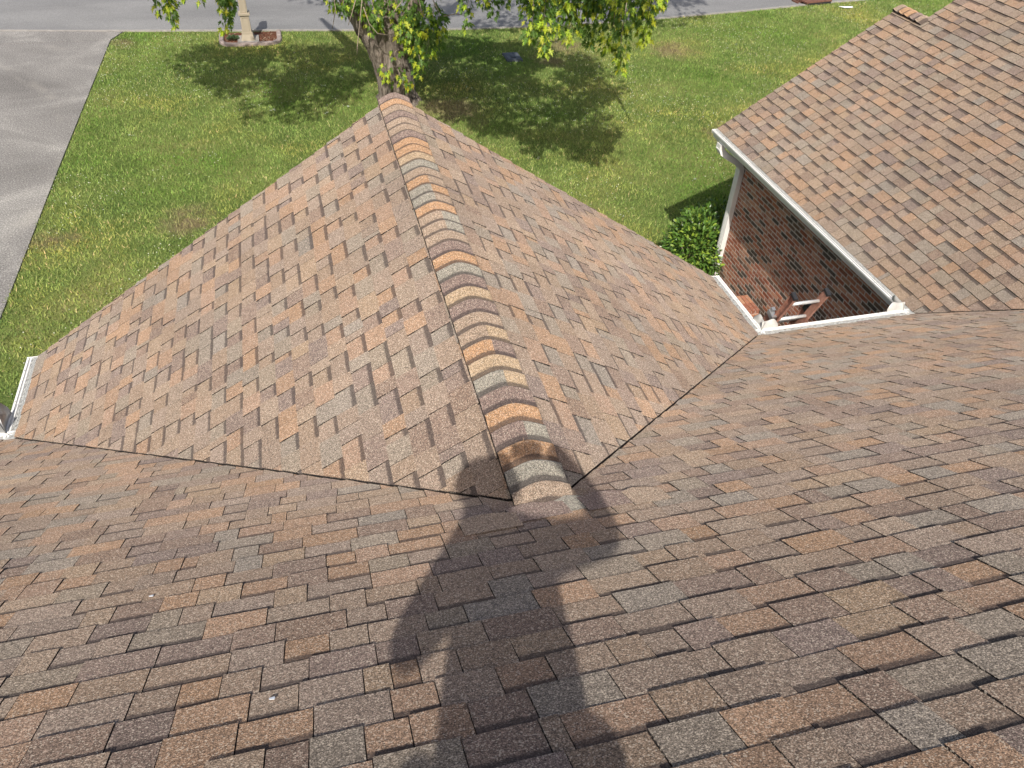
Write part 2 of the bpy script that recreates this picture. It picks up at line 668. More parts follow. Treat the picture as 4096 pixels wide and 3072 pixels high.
q = [(-17.4, 23.56), (-5.73, 23.56), (-5.46, 24.26), (-8.85, 24.70), (-17.4, 25.75)]
mb.add([(x, y, 0.0) for x, y in q] + [(x, y, 0.032) for x, y in q], [(5, 6, 7, 8, 9)] + [(i, (i + 1) % 5, 5 + (i + 1) % 5, 5 + i) for i in range(5)])
mb.build('driveway_slab', MAT['drive'], dw)

# ------------------------------------------------------------------ the house
house = empty('brick_house')
tag(house, 'brick house with brown architectural shingle roof, white gutters and front gable', 'house')

PALETTE = [((0.222, 0.169, 0.131), 36), ((0.266, 0.174, 0.117), 22), ((0.172, 0.128, 0.108), 19), ((0.202, 0.177, 0.147), 15), ((0.250, 0.189, 0.138), 12)]
PW = [w for _, w in PALETTE]


def pick():
    c = random.choices(PALETTE, PW)[0][0]
    k = random.uniform(0.93, 1.08)
    t = random.uniform(-0.008, 0.008)
    c = [0.74 * a + 0.26 * b for a, b in zip(c, (0.226, 0.168, 0.129))]
    return (c[0] * k + t, c[1] * k, c[2] * k - t)


SIDE = (0.020, 0.017, 0.016)
EXPO = 0.143


def shingle_piece(pieces, poly, fr, vb, t, col, recess, lift=0.0, half=False):
    O, U, V, Nn = fr
    if len(poly) < 3:
        return
    ar = 0
    for i in range(len(poly)):
        ar += poly[i][0] * poly[(i + 1) % len(poly)][1] - poly[(i + 1) % len(poly)][0] * poly[i][1]
    if abs(ar) < 4e-4:
        return
    if ar < 0:
        poly = poly[::-1]
    top, bot, uv = [], [], []
    for u, v in poly:
        f = 1 - (v - vb) / (EXPO + 0.035)
        wob = mnoise.noise(Vector((u * 7, v * 7, 3.3))) * 0.0014
        h = lift + 0.0012 + t * f + (wob if v - vb < 0.05 else 0)
        base = O + U * u + V * v
        top.append(base + Nn * h)
        bot.append(base + Nn * (lift - 0.006))
        uv.append((u, v - vb))
    n = len(poly)
    vs = [tuple(x) for x in top + bot]
    fs = [tuple(range(n))]
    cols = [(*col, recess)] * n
    uvs = list(uv)
    for i in range(n):
        j = (i + 1) % n
        if min(poly[i][1], poly[j][1]) > vb + EXPO + 0.02:
            continue
        fs.append((i, i + n, j + n, j))
        cols += [(*SIDE, 0.0)] * 4
        uvs += [(0, 0)] * 4
    pieces.add(vs, fs, cols, uvs, image_area([top[k] for k in range(n)]))


def frame(o, u, v):
    U, V = Vector(u).normalized(), Vector(v).normalized()
    Nn = U.cross(V)
    if Nn.z < 0:
        Nn = -Nn
    return (Vector(o), U, V, Nn)


def lay_slope(pieces, fr, ulo, uhi, vmax, clips, reject=None, v0=-0.02, ulim=None, lift=0.0, thick=1.0, tmin=0.0, clipf=None):
    """courses of laminated shingles: each cell is a raised tooth or a recessed slot"""
    k = 0
    while v0 + k * EXPO < vmax:
        vb = v0 + k * EXPO
        lo, hi = ulo, uhi
        if ulim:
            lo, hi = ulim(vb)
        u = ulo - random.uniform(0, 0.9) - 0.3
        raised = random.random() < 0.5
        while u < hi:
            n_sub = random.choice((1, 1, 2))
            if not raised and random.random() < 0.7:
                n_sub = 1
            for _ in range(n_sub):
                wd = random.uniform(0.10, 0.235)
                if random.random() < 0.06:
                    wd = random.uniform(0.04, 0.08)
                u0, u1 = u, u + wd
                u = u1
                if u1 < lo or u0 > hi:
                    continue
                if reject and reject(u0, u1, vb):
                    continue
                dv = random.uniform(-0.002, 0.002)
                ns = max(2, int(wd / 0.045))
                g = 0.0016
                poly = []
                for i in range(ns + 1):
                    uu = u0 + g + (wd - 2 * g) * i / ns
                    poly.append((uu, vb + dv + mnoise.noise(Vector((uu * 11, k * 3.7, 0.5))) * 0.0032))
                poly.append((u1 - g, vb + EXPO + 0.035))
                poly.append((u0 + g, vb + EXPO + 0.035))
                if hi < u1:
                    poly = clip(poly, 1, 0, hi)
                for c in clips:
                    poly = clip(poly, *c)
                    if len(poly) < 3:
                        break
                t = max(tmin, thick * (0.0125 if raised else 0.0062) + random.uniform(-0.0008, 0.0014))
                if clipf:
                    poly = clipf(poly, u0, u1, vb)
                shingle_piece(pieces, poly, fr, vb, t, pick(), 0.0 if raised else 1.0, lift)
            raised = not raised
        k += 1


def Zr(z):
    return z + H


YF = 1.32739 * W              # front of the gable wing
XE = 1.55857 * W              # eave of the other wing
YR = 2.40768 * W              # its front
EZ = Zr(-P * W)               # eave height
roof_slopes = []


def slope_deck(pts):
    """solid deck below a slope: the sheet and 25 mm of board"""
    top = [Vector(q) - Vector((0, 0, 0.008)) for q in pts]
    bot = [q - Vector((0, 0, 0.03)) for q in top]
    n = len(pts)
    fs = [tuple(range(n)), tuple(reversed(range(n, 2 * n)))] + [(i, i + n, (i + 1) % n + n, (i + 1) % n) for i in range(n)]
    return mesh_obj('roof_slope', top + bot, fs, MAT['deck'], house)


TOPY = -4.2                    # ridge of the main roof, behind the photographer
XL, XR = -9.0, 13.5
main_deck = slope_deck([(XL, W, EZ), (XL, TOPY, Zr(-P * TOPY)), (XR, TOPY, Zr(-P * TOPY)), (XR, W, EZ)])
left_deck = slope_deck([(0, 0.02, Zr(0)), (-W, W, EZ), (-W, YF, EZ), (0, YF, Zr(0))])
right_deck = slope_deck([(0, 0.02, Zr(0)), (0, YF, Zr(0)), (W, YF, EZ), (W, W, EZ)])
RX1 = XE + 2.641              # low front gable ridge
RX2 = XE + 7.0                # main ridge of that wing
YS = 8.04                     # where the higher part stops
wing_deck = slope_deck([(XE, W, EZ), (XE, YR, EZ), (RX1, YR, EZ + P * 2.641), (RX1, YS, EZ + P * 2.641), (RX2, YS, EZ + P * 7.0), (RX2, W - 7.0, EZ + P * 7.0)])
# the far slopes, out of sight but part of the place
far_back = slope_deck([(XL, TOPY, Zr(-P * TOPY)), (XL, TOPY - 8, Zr(-P * TOPY) - 8 * P), (XR, TOPY - 8, Zr(-P * TOPY) - 8 * P), (XR, TOPY, Zr(-P * TOPY))])
far_wing = slope_deck([(RX2, W - 7.0, EZ + P * 7.0), (RX2, YS, EZ + P * 7.0), (RX2 + 7, YS, EZ), (RX2 + 7, W - 7.0, EZ)])
far_bay = slope_deck([(RX1, YS - 1.0, EZ + P * 2.641), (RX1, YR, EZ + P * 2.641), (RX1 + 2.641, YR, EZ), (RX1 + 2.641, YS - 1.0, EZ)])
for o in (far_back, far_wing, far_bay):
    o.data.materials[0] = MAT['deck']

# main slope
fr_main = frame((0, W, EZ), (1, 0, 0), (0, -1, P))
pc = Pieces()


def rej_main(u0, u1, vb):
    y_hi = W - vb / K
    y_lo = W - (vb + EXPO) / K
    if y_lo > 0 and max(abs(u0), abs(u1)) < y_lo - 0.30 and (u0 > -y_lo and u1 < y_lo):
        return True
    if u0 - XE > W - y_lo + 0.35:
        return True
    return False




def clip_main(poly, u0, u1, vb):
    y_lo = W - (vb + EXPO + 0.035) / K
    uc = (u0 + u1) / 2
    if y_lo > 0.03 and abs(uc) < W + 0.4:
        poly = clip(poly, -1, -1 / K, -W - 0.007) if uc > 0 else clip(poly, 1, -1 / K, -W - 0.007)
    elif uc > XE - 0.1 and len(poly) > 2:
        poly = clip(poly, 1, -1 / K, XE - 0.006)
    return poly


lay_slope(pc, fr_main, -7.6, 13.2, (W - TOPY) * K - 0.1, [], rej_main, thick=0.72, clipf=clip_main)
pc.build('shingle', 'distant_shingles', MAT['shingle'], main_deck, 300)

# gable wing, both slopes
for deck, sgn in ((left_deck, -1), (right_deck, 1)):
    fr = frame((sgn * W, 0, EZ), (0, 1, 0), (-sgn, 0, P))
    pc = Pieces()
    cl = [(-1, -1 / K, -W - 0.014), (1, 0, YF), (0, 1, W * K + 0.004)]
    lay_slope(pc, fr, -0.05, YF, W * K, cl, ulim=lambda vb: (W - (vb + EXPO) / K - 0.25, YF), lift=0.003)
    pc.build('shingle', 'distant_shingles', MAT['shingle'], deck, 300)

# the other wing
fr = frame((XE, 0, EZ), (0, 1, 0), (1, 0, P))
pc = Pieces()
lay_slope(pc, fr, -3.0, YR, 7.0 * K, [(-1, -1 / K, -W - 0.012)], ulim=lambda vb: (W - (vb + EXPO) / K - 0.25, YR if vb < 2.641 * K - 0.05 else YS), lift=0.002, thick=1.3, tmin=0.0115)
pc.build('shingle', 'distant_shingles', MAT['shingle'], wing_deck, 300)


# ridge caps
def ridge_cap(pieces, y0, x0, z0, col, expo=0.132, half=0.155, lift=0.019, col2=None, sweep=1):
    """a bent cap whose raised butt end faces the street"""
    n = 14
    L = expo + 0.035
    R = 0.055
    prof = []
    for i in range(n + 1):
        s = -half + 2 * half * i / n
        prof.append((s / K * 1.08, -P * (math.sqrt((s / K) ** 2 + R * R) - R * 0.55)))
    rows = [(0.0, lift + 0.004), (0.012, lift + 0.006), (0.06, lift * 0.75), (expo, lift * 0.35), (L, 0.001)]
    vs, uvr = [], []
    for d, h in rows:
        for i, (x, z) in enumerate(prof):
            wob = mnoise.noise(Vector((x * 9, y0 * 3 + d * 5, 1.7))) * 0.002
            vs.append((x0 + x, y0 - d + (wob if d < 0.02 else 0), z0 + z + h + wob))
            uvr.append((x, d + 0.024))
    fs, cols, uvs = [], [], []
    m = n + 1
    for j in range(len(rows) - 1):
        for i in range(n):
            q = (j * m + i, j * m + i + 1, (j + 1) * m + i + 1, (j + 1) * m + i)
            q = q[::-1]
            fs.append(q)
            c = col if (col2 is None or prof[i][0] < random.uniform(0.0, 0.01)) else col2
            cols += [(*c, 1.0)] * 4
            uvs += [uvr[t] for t in q]
    # butt face and the two side edges
    b = len(vs)
    for i, (x, z) in enumerate(prof):
        vs.append((x0 + x, y0 - 0.001, z0 + z - 0.004))
    for i in range(n):
        fs.append((i, i + 1, b + i + 1, b + i))
        cols += [(*SIDE, 0.0)] * 4
        uvs += [(0, 0)] * 4
    for i in (0, n):
        bb = len(vs)
        for d, h in rows:
            x, z = prof[i]
            vs.append((x0 + x, y0 - d, z0 + z - 0.006))
        for j in range(len(rows) - 1):
            fs.append((j * m + i, (j + 1) * m + i, bb + j + 1, bb + j))
            cols += [(*SIDE, 0.0)] * 4
            uvs += [(0, 0)] * 4
    pieces.add(vs, fs, cols, uvs, image_area([vs[0], vs[n // 2], vs[n], vs[3 * m + n], vs[3 * m]]))


TAN, ORA, MAU, GRY, BUF = (0.262, 0.198, 0.148), (0.335, 0.205, 0.118), (0.182, 0.134, 0.116), (0.226, 0.210, 0.176), (0.315, 0.235, 0.155)
seq = [MAU, ORA, TAN, MAU, TAN, TAN, MAU, ORA, ORA, BUF, GRY, TAN, (ORA, TAN), (GRY, ORA), (GRY, TAN), ORA, (TAN, GRY), (TAN, GRY), TAN, MAU, ORA, GRY, MAU, BUF, MAU, TAN,
       (TAN, BUF), (ORA, MAU), BUF, (GRY, BUF), MAU, ORA, (MAU, GRY), ORA, GRY, TAN, GRY]
pc = Pieces()
ce = YF / 36.0
for i in range(36):
    c = seq[i % len(seq)]
    c1, c2 = c if isinstance(c[0], tuple) else (c, None)
    ridge_cap(pc, YF - i * ce + 0.004, 0.0, Zr(0.022), c1, ce, col2=c2)
pc.build('ridge_cap', 'ridge_caps', MAT['shingle'], left_deck, 300, True)
pc = Pieces()
for i, c in enumerate((TAN, ORA, ORA, MAU, TAN)):
    ridge_cap(pc, YR - i * 0.13 + 0.004, RX1, EZ + P * 2.641 + 0.022, c, 0.13)
pc.build('ridge_cap', 'ridge_caps', MAT['shingle'], wing_deck, 300, True)

# woven pieces that close the ridge foot on the main slope
pc = Pieces()
for (u0, u1, y0, y1, c) in ((-0.20, 0.06, 0.035, -0.13, MAU), (-0.02, 0.16, 0.055, -0.13, GRY), (0.13, 0.36, 0.025, -0.13, MAU), (0.33, 0.5, 0.0, -0.13, TAN), (-0.42, -0.17, 0.0, -0.13, TAN)):
    vb = (W - y0) * K
    poly = [(u0, vb + 0.03), (u0 + (u1 - u0) * 0.35, vb), (u0 + (u1 - u0) * 0.7, vb + 0.015), (u1, vb + 0.05), (u1, vb + 0.2), (u0, vb + 0.2)]
    shingle_piece(pc, poly, fr_main, vb, 0.011, c, 0.0, 0.012)
pc.build('shingle', 'closing_shingles', MAT['shingle'], main_deck, 300)


# ------------------------------------------------------------------ gutters
def gutter(p0, p1, outw, caps=(True, True), screws=True, name='gutter', gap=None):
    """K-style gutter with a ribbed mesh guard; p0, p1 on the fascia line at the eave"""
    p0, p1, o = Vector(p0), Vector(p1), Vector(outw).normalized()
    up = Vector((0, 0, 1))
    d = (p1 - p0)
    L = d.length
    d.normalize()
    prof = [(0.0, -0.01), (0.0, -0.115), (0.075, -0.115), (0.085, -0.075), (0.118, -0.045), (0.128, -0.012), (0.128, -0.002), (0.104, -0.002), (0.104, -0.010), (0.120, -0.014), (0.11, -0.045), (0.078, -0.072), (0.068, -0.108), (0.006, -0.108), (0.006, -0.012)]
    vs, fs = [], []
    for q in (p0, p1):
        vs += [q + o * a + up * b for a, b in prof]
    n = len(prof)
    for i in range(n):
        j = (i + 1) % n
        fs.append((i, j, j + n, i + n))
    gt = mesh_obj(name, vs, fs, MAT['white'], house)
    # front lip, a second bead behind it
    lip = MB()
    for a, b, w, h in ((0.119, 0.004, 0.019, 0.010), (0.090, 0.004, 0.012, 0.008)):
        c = (p0 + p1) / 2 + o * a + up * b
        rot = Matrix((d, o, up)).transposed()
        lip.box(c, (L, w, h), rot)
    lip.build('gutter_lip', MAT['white'], gt)
    # guard, ribbed along its length
    prof2 = []
    for i in range(17):
        a = 0.083 - 0.113 * i / 16
        prof2.append((a, 0.003 + 0.0026 * (i % 2) + 0.014 * i / 16))
    vs, fs, uv = [], [], []
    seg = max(2, int(L / 0.5))
    for s in range(seg + 1):
        q = p0 + d * (L * s / seg)
        vs += [q + o * a + up * b for a, b in prof2]
    m = len(prof2)
    me_uv = []
    for s in range(seg):
        for i in range(m - 1):
            f = (s * m + i, (s + 1) * m + i, (s + 1) * m + i + 1, s * m + i + 1)
            fs.append(f)
            for t in f:
                me_uv.append((L * (t // m) / seg, prof2[t % m][0]))
    gd = mesh_obj('gutter_guard', vs, fs, MAT['guard'], gt)
    ul = gd.data.uv_layers.new(name='UVMap')
    ul.data.foreach_set('uv', [x for u in me_uv for x in u])
    for k, q in enumerate((p0, p1)):
        if caps[k]:
            e = MB()
            dd = d * (-0.004 if k == 0 else 0.004)
            pr = [(0.0, 0.012), (0.0, -0.118), (0.077, -0.118), (0.088, -0.076), (0.121, -0.046), (0.131, -0.012), (0.131, 0.012)]
            a_ = [q + o * a + up * b for a, b in pr]
            b_ = [x + dd for x in a_]
            nn = len(pr)
            e.add(a_ + b_, [tuple(range(nn)), tuple(reversed(range(nn, 2 * nn)))] + [(i, (i + 1) % nn, (i + 1) % nn + nn, i + nn) for i in range(nn)])
            e.build('end_cap', MAT['white'], gt)
    if screws:
        nsc = int(L / 0.45)
        for s in range(nsc):
            q = p0 + d * (0.2 + s * 0.45) + o * 0.117 + up * 0.0095
            mb = MB()
            mb.tube([q, q + up * 0.004], [0.006, 0.004], 6)
            mb.build('screw', MAT['zinc'], gt)
    return gt


GZ = EZ - 0.012
g_left = gutter((-W + 0.010, YF - 0.01, GZ), (-W + 0.010, W + 0.02, GZ), (-1, 0, 0), (True, False))
g_right = gutter((W - 0.010, W + 0.02, GZ), (W - 0.010, YF - 0.01, GZ), (1, 0, 0), (False, True))
g_main = gutter((W + 0.02, W - 0.010, GZ), (XE - 0.02, W - 0.010, GZ), (0, 1, 0), (False, False))
g_wing = gutter((XE + 0.010, W + 0.02, GZ), (XE + 0.010, YR - 0.02, GZ), (-1, 0, 0), (False, True))
g_far = gutter((-7.6, W - 0.010, GZ), (-W - 0.02, W - 0.010, GZ), (0, 1, 0), (False, False))


# splash guards in the inner corners: bent metal plates with a waved top
def splash(corner, dirs, h, parent, mat, length=0.21, lean=0.25):
    """two upright leaves along the two gutters"""
    c = Vector(corner)
    for da, ob in dirs:
        da, ob = Vector(da), Vector(ob)
        vs = []
        n = 10
        for i in range(n + 1):
            t = i / n
            hh = h * (1.0 - 0.18 * math.sin(t * 7.0) * t - 0.45 * max(0, t - 0.75) / 0.25)
            bow = 0.012 * math.sin(t * math.pi)
            b = c + da * (length * t) + ob * bow
            vs += [b, b + Vector((0, 0, hh)) + ob * (lean * hh)]
        nb = len(vs)
        vs2 = [v + ob * 0.003 for v in vs]
        fs = []
        for i in range(n):
            fs.append((2 * i, 2 * i + 2, 2 * i + 3, 2 * i + 1))
            fs.append((nb + 2 * i + 1, nb + 2 * i + 3, nb + 2 * i + 2, nb + 2 * i))
            fs.append((2 * i + 1, 2 * i + 3, nb + 2 * i + 3, nb + 2 * i + 1))
        e = 2 * n
        fs.append((e, nb + e, nb + e + 1, e + 1))
        mesh_obj('splash_guard', vs + vs2, fs, mat, parent, True)


splash((W + 0.105, W + 0.105, GZ + 0.0), [((1, 0, 0), (0, 1, 0)), ((0, 1, 0), (1, 0, 0))], 0.095, g_main, MAT['flash'], 0.20)
splash((XE - 0.105, W + 0.105, GZ + 0.0), [((-1, 0, 0), (0, 1, 0)), ((0, 1, 0), (-1, 0, 0))], 0.100, g_wing, MAT['flash'], 0.22)
splash((-W - 0.105, W + 0.105, GZ + 0.0), [((-1, 0, 0), (0, 1, 0)), ((0, 1, 0), (-1, 0, 0))], 0.19, g_left, MAT['zinc'], 0.26, 0.12)

# downspout at the front corner of the brick wing
WX = 5.95                      # face of the brick wall
ds = MB()
path = [(5.535, 8.36, GZ - 0.11), (5.535, 8.36, GZ - 0.19), (5.56, 8.345, GZ - 0.245), (5.62, 8.32, GZ - 0.285), (5.76, 8.275, GZ - 0.36), (5.85, 8.245, GZ - 0.42), (5.895, 8.23, GZ - 0.49), (5.90, 8.228, GZ - 0.60), (5.90, 8.228, 0.10), (5.86, 8.24, 0.05), (5.70, 8.30, 0.03)]
ds.sweep_rect(path, 0.125, 0.085, (0, 1, 0))
dso = ds.build('downspout', MAT['white'], house)
rb = MB()
for k in range(7):
    q = Vector(path[1]).lerp(Vector(path[3]), k / 6)
    rb.box(q, (0.10, 0.112, 0.012), Matrix.Rotation(-0.6 * k / 6, 3, 'Y'))
rb.build('elbow_ribs', MAT['white'], dso)
gr = MB()
for oy in (-0.028, 0.0, 0.028):
    gr.box((5.858, 8.228 + oy, (GZ - 0.62 + 0.12) / 2), (0.010, 0.012, GZ - 0.62 - 0.12))
gr.build('downspout_rib', MAT['white'], dso)
for z in (GZ - 1.0, 1.1):
    st = MB()
    st.box((5.90, 8.228, z), (0.092, 0.122, 0.03))
    st.build('strap', MAT['white'], dso)

# fascia and soffits
fa = MB()
fa.box((W - 0.020, (W + YF) / 2, GZ - 0.07), (0.02, YF - W, 0.16))
fa.box((-W + 0.020, (W + YF) / 2, GZ - 0.07), (0.02, YF - W, 0.16))
fa.box(((W + XE) / 2, W - 0.022, GZ - 0.07), (XE - W, 0.02, 0.16))
fa.box((-5.6, W - 0.022, GZ - 0.07), (4.0, 0.02, 0.16))
fa.box((XE + 0.022, (W + YR) / 2, GZ - 0.07), (0.02, YR - W, 0.16))
fa.build('fascia', MAT['soffit'], house)
so = MB()
so.box(((XE + WX) / 2 + 0.03, (W + YR) / 2, GZ - 0.155), (WX - XE + 0.05, YR - W, 0.012))
so.box((W - 0.21, (W + YF) / 2, GZ - 0.157), (0.38, YF - W, 0.012))
so.box((-W + 0.21, (W + YF) / 2, GZ - 0.157), (0.38, YF - W, 0.012))
so.box(((W + XE) / 2, W - 0.21, GZ - 0.159), (XE - W, 0.38, 0.012))
so.box((-5.6, W - 0.21, GZ - 0.159), (4.0, 0.38, 0.012))
so.build('soffit', MAT['soffit'], house)

# rake boards under the shingle edge
rk = MB()
for x0, z0, x1, z1, y in ((-W, EZ, 0, Zr(0), YF), (0, Zr(0), W, EZ, YF), (XE, EZ, RX1, EZ + P * 2.641, YR), (RX1, EZ + P * 2.641, RX2, EZ + P * 7, YS)):
    a, b = Vector((x0, y - 0.03, z0 - 0.045)), Vector((x1, y - 0.03, z1 - 0.045))
    rk.add([a + Vector((0, 0, 0.0)), b, b + Vector((0, 0, -0.16)), a + Vector((0, 0, -0.16)), a + Vector((0, -0.02, 0)), b + Vector((0, -0.02, 0)), b + Vector((0, -0.02, -0.16)), a + Vector((0, -0.02, -0.16))],
           [(0, 1, 2, 3), (7, 6, 5, 4), (0, 4, 5, 1), (3, 2, 6, 7)])
rk.build('rake_board', MAT['soffit'], house)

# walls that the roof hides from here
wl = MB()
top = GZ - 0.15
wl.box((W - 0.50, (1.0 + YF - 0.3) / 2, top / 2), (0.2, YF - 0.3 - 1.0, top))
wl.box((-W + 0.50, (1.0 + YF - 0.3) / 2, top / 2), (0.2, YF - 0.3 - 1.0, top))
wl.box(((W - 0.4 + WX) / 2, W - 0.51, top / 2), (WX - W + 0.4, 0.2, top))
wl.box((-6.2, W - 0.51, top / 2), (6.2, 0.2, top))
wl.add([(-W + 0.4, YF - 0.3, 0), (W - 0.4, YF - 0.3, 0), (W - 0.4, YF - 0.3, EZ + 0.2), (0, YF - 0.3, Zr(-0.06)), (-W + 0.4, YF - 0.3, EZ + 0.2)], [(0, 1, 2, 3, 4), (4, 3, 2, 1, 0)])
wl.add([(WX + 0.02, YR - 0.27, 0), (RX2 + 6.6, YS - 0.30, 0), (RX2 + 6.6, YS - 0.30, EZ), (RX2, YS - 0.30, EZ + P * 6.8), (WX + 0.02, YR - 0.27, EZ + 0.1)], [(0, 1, 2, 3, 4), (4, 3, 2, 1, 0)])
wl.box((-0.5, TOPY - 7.6, 1.4), (18, 0.2, 2.8))
wl.box((XL + 0.5, (TOPY - 7.6 + W) / 2 - 0.2, 1.4), (0.2, W - TOPY + 7.0, 2.8))
wl.build('wall', MAT['masonry'], house)

# the brick wall that is seen: mortar body with every brick proud of it
WY0, WY1 = W - 0.40, YR - 0.30
wall = mesh_obj('wall', *(lambda m: (m.v, m.f))(MB().box((WX + 0.105, (WY0 + WY1) / 2, top / 2), (0.2, WY1 - WY0, top))), MAT['mortar'], house)
BRK = [((0.400, 0.160, 0.095), 30), ((0.315, 0.115, 0.070), 24), ((0.440, 0.225, 0.145), 22), ((0.165, 0.105, 0.078), 13), ((0.115, 0.088, 0.074), 11)]


def brick_piece(pieces, c, ax, size, col, pale):
    """box with slightly worn, bevelled face; ax = outward normal axis ('x' or 'y' or 'z')"""
    hx, hy, hz = size
    b = 0.004
    vs = []
    r = lambda: random.uniform(-0.0012, 0.0012)
    if ax == 'x':   # face towards -x
        for (x, s) in ((hx, 1.0), (-hx + b, 1.0), (-hx, None)):
            ey, ez = (hy, hz) if s else (hy - b, hz - b)
            for y, z in ((-ey, -ez), (ey, -ez), (ey, ez), (-ey, ez)):
                vs.append((c[0] + x + r(), c[1] + y + r(), c[2] + z + r()))
    elif ax == 'y':  # face towards -y
        for (x, s) in ((hy, 1.0), (-hy + b, 1.0), (-hy, None)):
            ex, ez = (hx, hz) if s else (hx - b, hz - b)
            for u, z in ((ex, -ez), (-ex, -ez), (-ex, ez), (ex, ez)):
                vs.append((c[0] + u + r(), c[1] + x + r(), c[2] + z + r()))
    else:            # face up
        for (z, s) in ((-hz, 1.0), (hz - b, 1.0), (hz, None)):
            ex, ey = (hx, hy) if s else (hx - b, hy - b)
            for u, y in ((-ex, -ey), (ex, -ey), (ex, ey), (-ex, ey)):
                vs.append((c[0] + u + r(), c[1] + y + r(), c[2] + z + r()))
    fs = []
    flip = ax == 'x'
    for k in (0, 4):
        for i in range(4):
            j = (i + 1) % 4
            f = (k + i, k + j, k + 4 + j, k + 4 + i)
            fs.append(f[::-1] if flip else f)
    fs.append((8, 9, 10, 11)[::-1] if flip else (8, 9, 10, 11))
    nc = sum(len(f) for f in fs)
    ar = image_area([vs[8], vs[9], vs[10], vs[11]])
    if ar > 0:
        u, v, _ = project(c)
        u, v = u * 2.16, v * 2.16
        # inside the opening between the gutters
        if not (v < 735 - (u - 1637) * 0.124 and v > 362 + (u - 1600) * 0.93 and v < 605 + (u - 1545) * 1.22):
            ar *= 0.001
    pieces.add(vs, fs, [(*col, pale)] * nc, [(0, 0)] * nc, ar)


def brick_col():
    c = random.choices([x for x, _ in BRK], [w for _, w in BRK])[0]
    k = random.uniform(0.85, 1.18)
    pale = random.choice((0.1, 0.2, 0.4, 0.7, 0.95)) if c[0] > 0.2 else 0.05
    return tuple(x * k for x in c), pale


pc = Pieces()
nrow = int(top / 0.0677)
for r in range(nrow):
    z = top - 0.034 - r * 0.0677
    y = WY0 + (0.1 if r % 2 else 0.0)
    if r % 2:
        col, pale = brick_col()
        brick_piece(pc, (WX + 0.0330, WY0 + 0.045, z), 'x', (0.030, 0.044, 0.0288), col, pale)
    while y + 0.19 < WY1:
        col, pale = brick_col()
        brick_piece(pc, (WX + 0.0330 - random.uniform(0, 0.002), y + 0.0965, z), 'x', (0.030, 0.0950, 0.0284), col, pale)
        y += 0.203
    if WY1 - y > 0.05:
        col, pale = brick_col()
        brick_piece(pc, (WX + 0.0330, (y + WY1) / 2, z), 'x', (0.030, (WY1 - y) / 2 - 0.003, 0.0288), col, pale)
pc.build('brick', 'hidden_bricks', MAT['brick'], wall, 300)

# ------------------------------------------------------------------ brick pier in the corner
px0, py0, pw, pl, ph = 5.02, 6.36, 0.62, 0.41, 1.08
pier = empty('brick_pier', (px0 + pw / 2, py0 + pl / 2, 0))
tag(pier, 'low orange brick pier in the corner below the gable wing gutter', 'brick pier')
rel(mesh_obj('mortar_core', *(lambda m: (m.v, m.f))(MB().box((px0 + pw / 2, py0 + pl / 2, ph / 2 - 0.01), (pw - 0.012, pl - 0.012, ph - 0.02))), MAT['mortar']), pier)
pc = Pieces()
PBR = [(0.40, 0.19, 0.11), (0.35, 0.15, 0.09), (0.44, 0.24, 0.15), (0.30, 0.12, 0.075)]
nz = int((ph - 0.07) / 0.0677)
for r in range(nz):
    z = ph - 0.075 - 0.034 - r * 0.0677
    off = 0.1 * (r % 2)
    for ax in ('y', 'Y', 'x'):
        run = pw if ax in 'yY' else pl
        a = -off
        while a < run - 0.02:
            a0, a1 = max(a, 0.0), min(a + 0.193, run)
            a += 0.203
            if a1 - a0 < 0.03:
                continue
            col = random.choice(PBR)
            m_ = (a0 + a1) / 2
            if ax == 'y':
                brick_piece(pc, (px0 + m_, py0 + 0.022, z), 'y', ((a1 - a0) / 2, 0.026, 0.0288), col, 0.2)
            elif ax == 'Y':
                brick_piece(pc, (px0 + m_, py0 + pl - 0.026, z), 'z', ((a1 - a0) / 2, 0.030, 0.0288), col, 0.2)
            else:
                brick_piece(pc, (px0 + pw - 0.026, py0 + m_, z), 'z', (0.030, (a1 - a0) / 2, 0.0288), col, 0.2)
for i in range(9):
    for j in range(2):
        col = random.choice(PBR)
        brick_piece(pc, (px0 + 0.034 + i * 0.0692, py0 + pl / 2 + (j - 0.5) * 0.207, ph - 0.035), 'z', (0.0305, 0.0985, 0.036), col, 0.25)
for it in pc.items:
    rel(Pieces.make('brick', [it], MAT['brick'], None), pier)

# ------------------------------------------------------------------ ladder against the eave
th = math.radians(22.5)
ldir = Vector((0, -math.sin(th), math.cos(th)))
lout = Vector((0, math.cos(th), math.sin(th)))
cz = GZ + 0.004
s0 = -cz / math.cos(th)
lx, lw = 4.085, 0.365
contact = Vector((lx, W + 0.125 + 0.03, cz))
foot = contact + ldir * s0
ladder = empty('extension_ladder', foot)
tag(ladder, 'orange fibreglass extension ladder with silver rungs leaning on the eave gutter', 'ladder')
LM = Matrix((Vector((1, 0, 0)), lout, ldir)).transposed()


def rail(mb, x, s_a, s_b, off, wd, dp, side):
    """a channel: web and two flanges"""
    c = contact + Vector((x, 0, 0)) + ldir * ((s_a + s_b) / 2) + lout * off
    L = s_b - s_a
    mb.box(c, (0.006, dp, L), LM)
    for k in (-1, 1):
        mb.box(c + Vector((side * wd / 2, 0, 0)) + lout * (k * (dp / 2 - 0.003)), (wd, 0.006, L), LM)


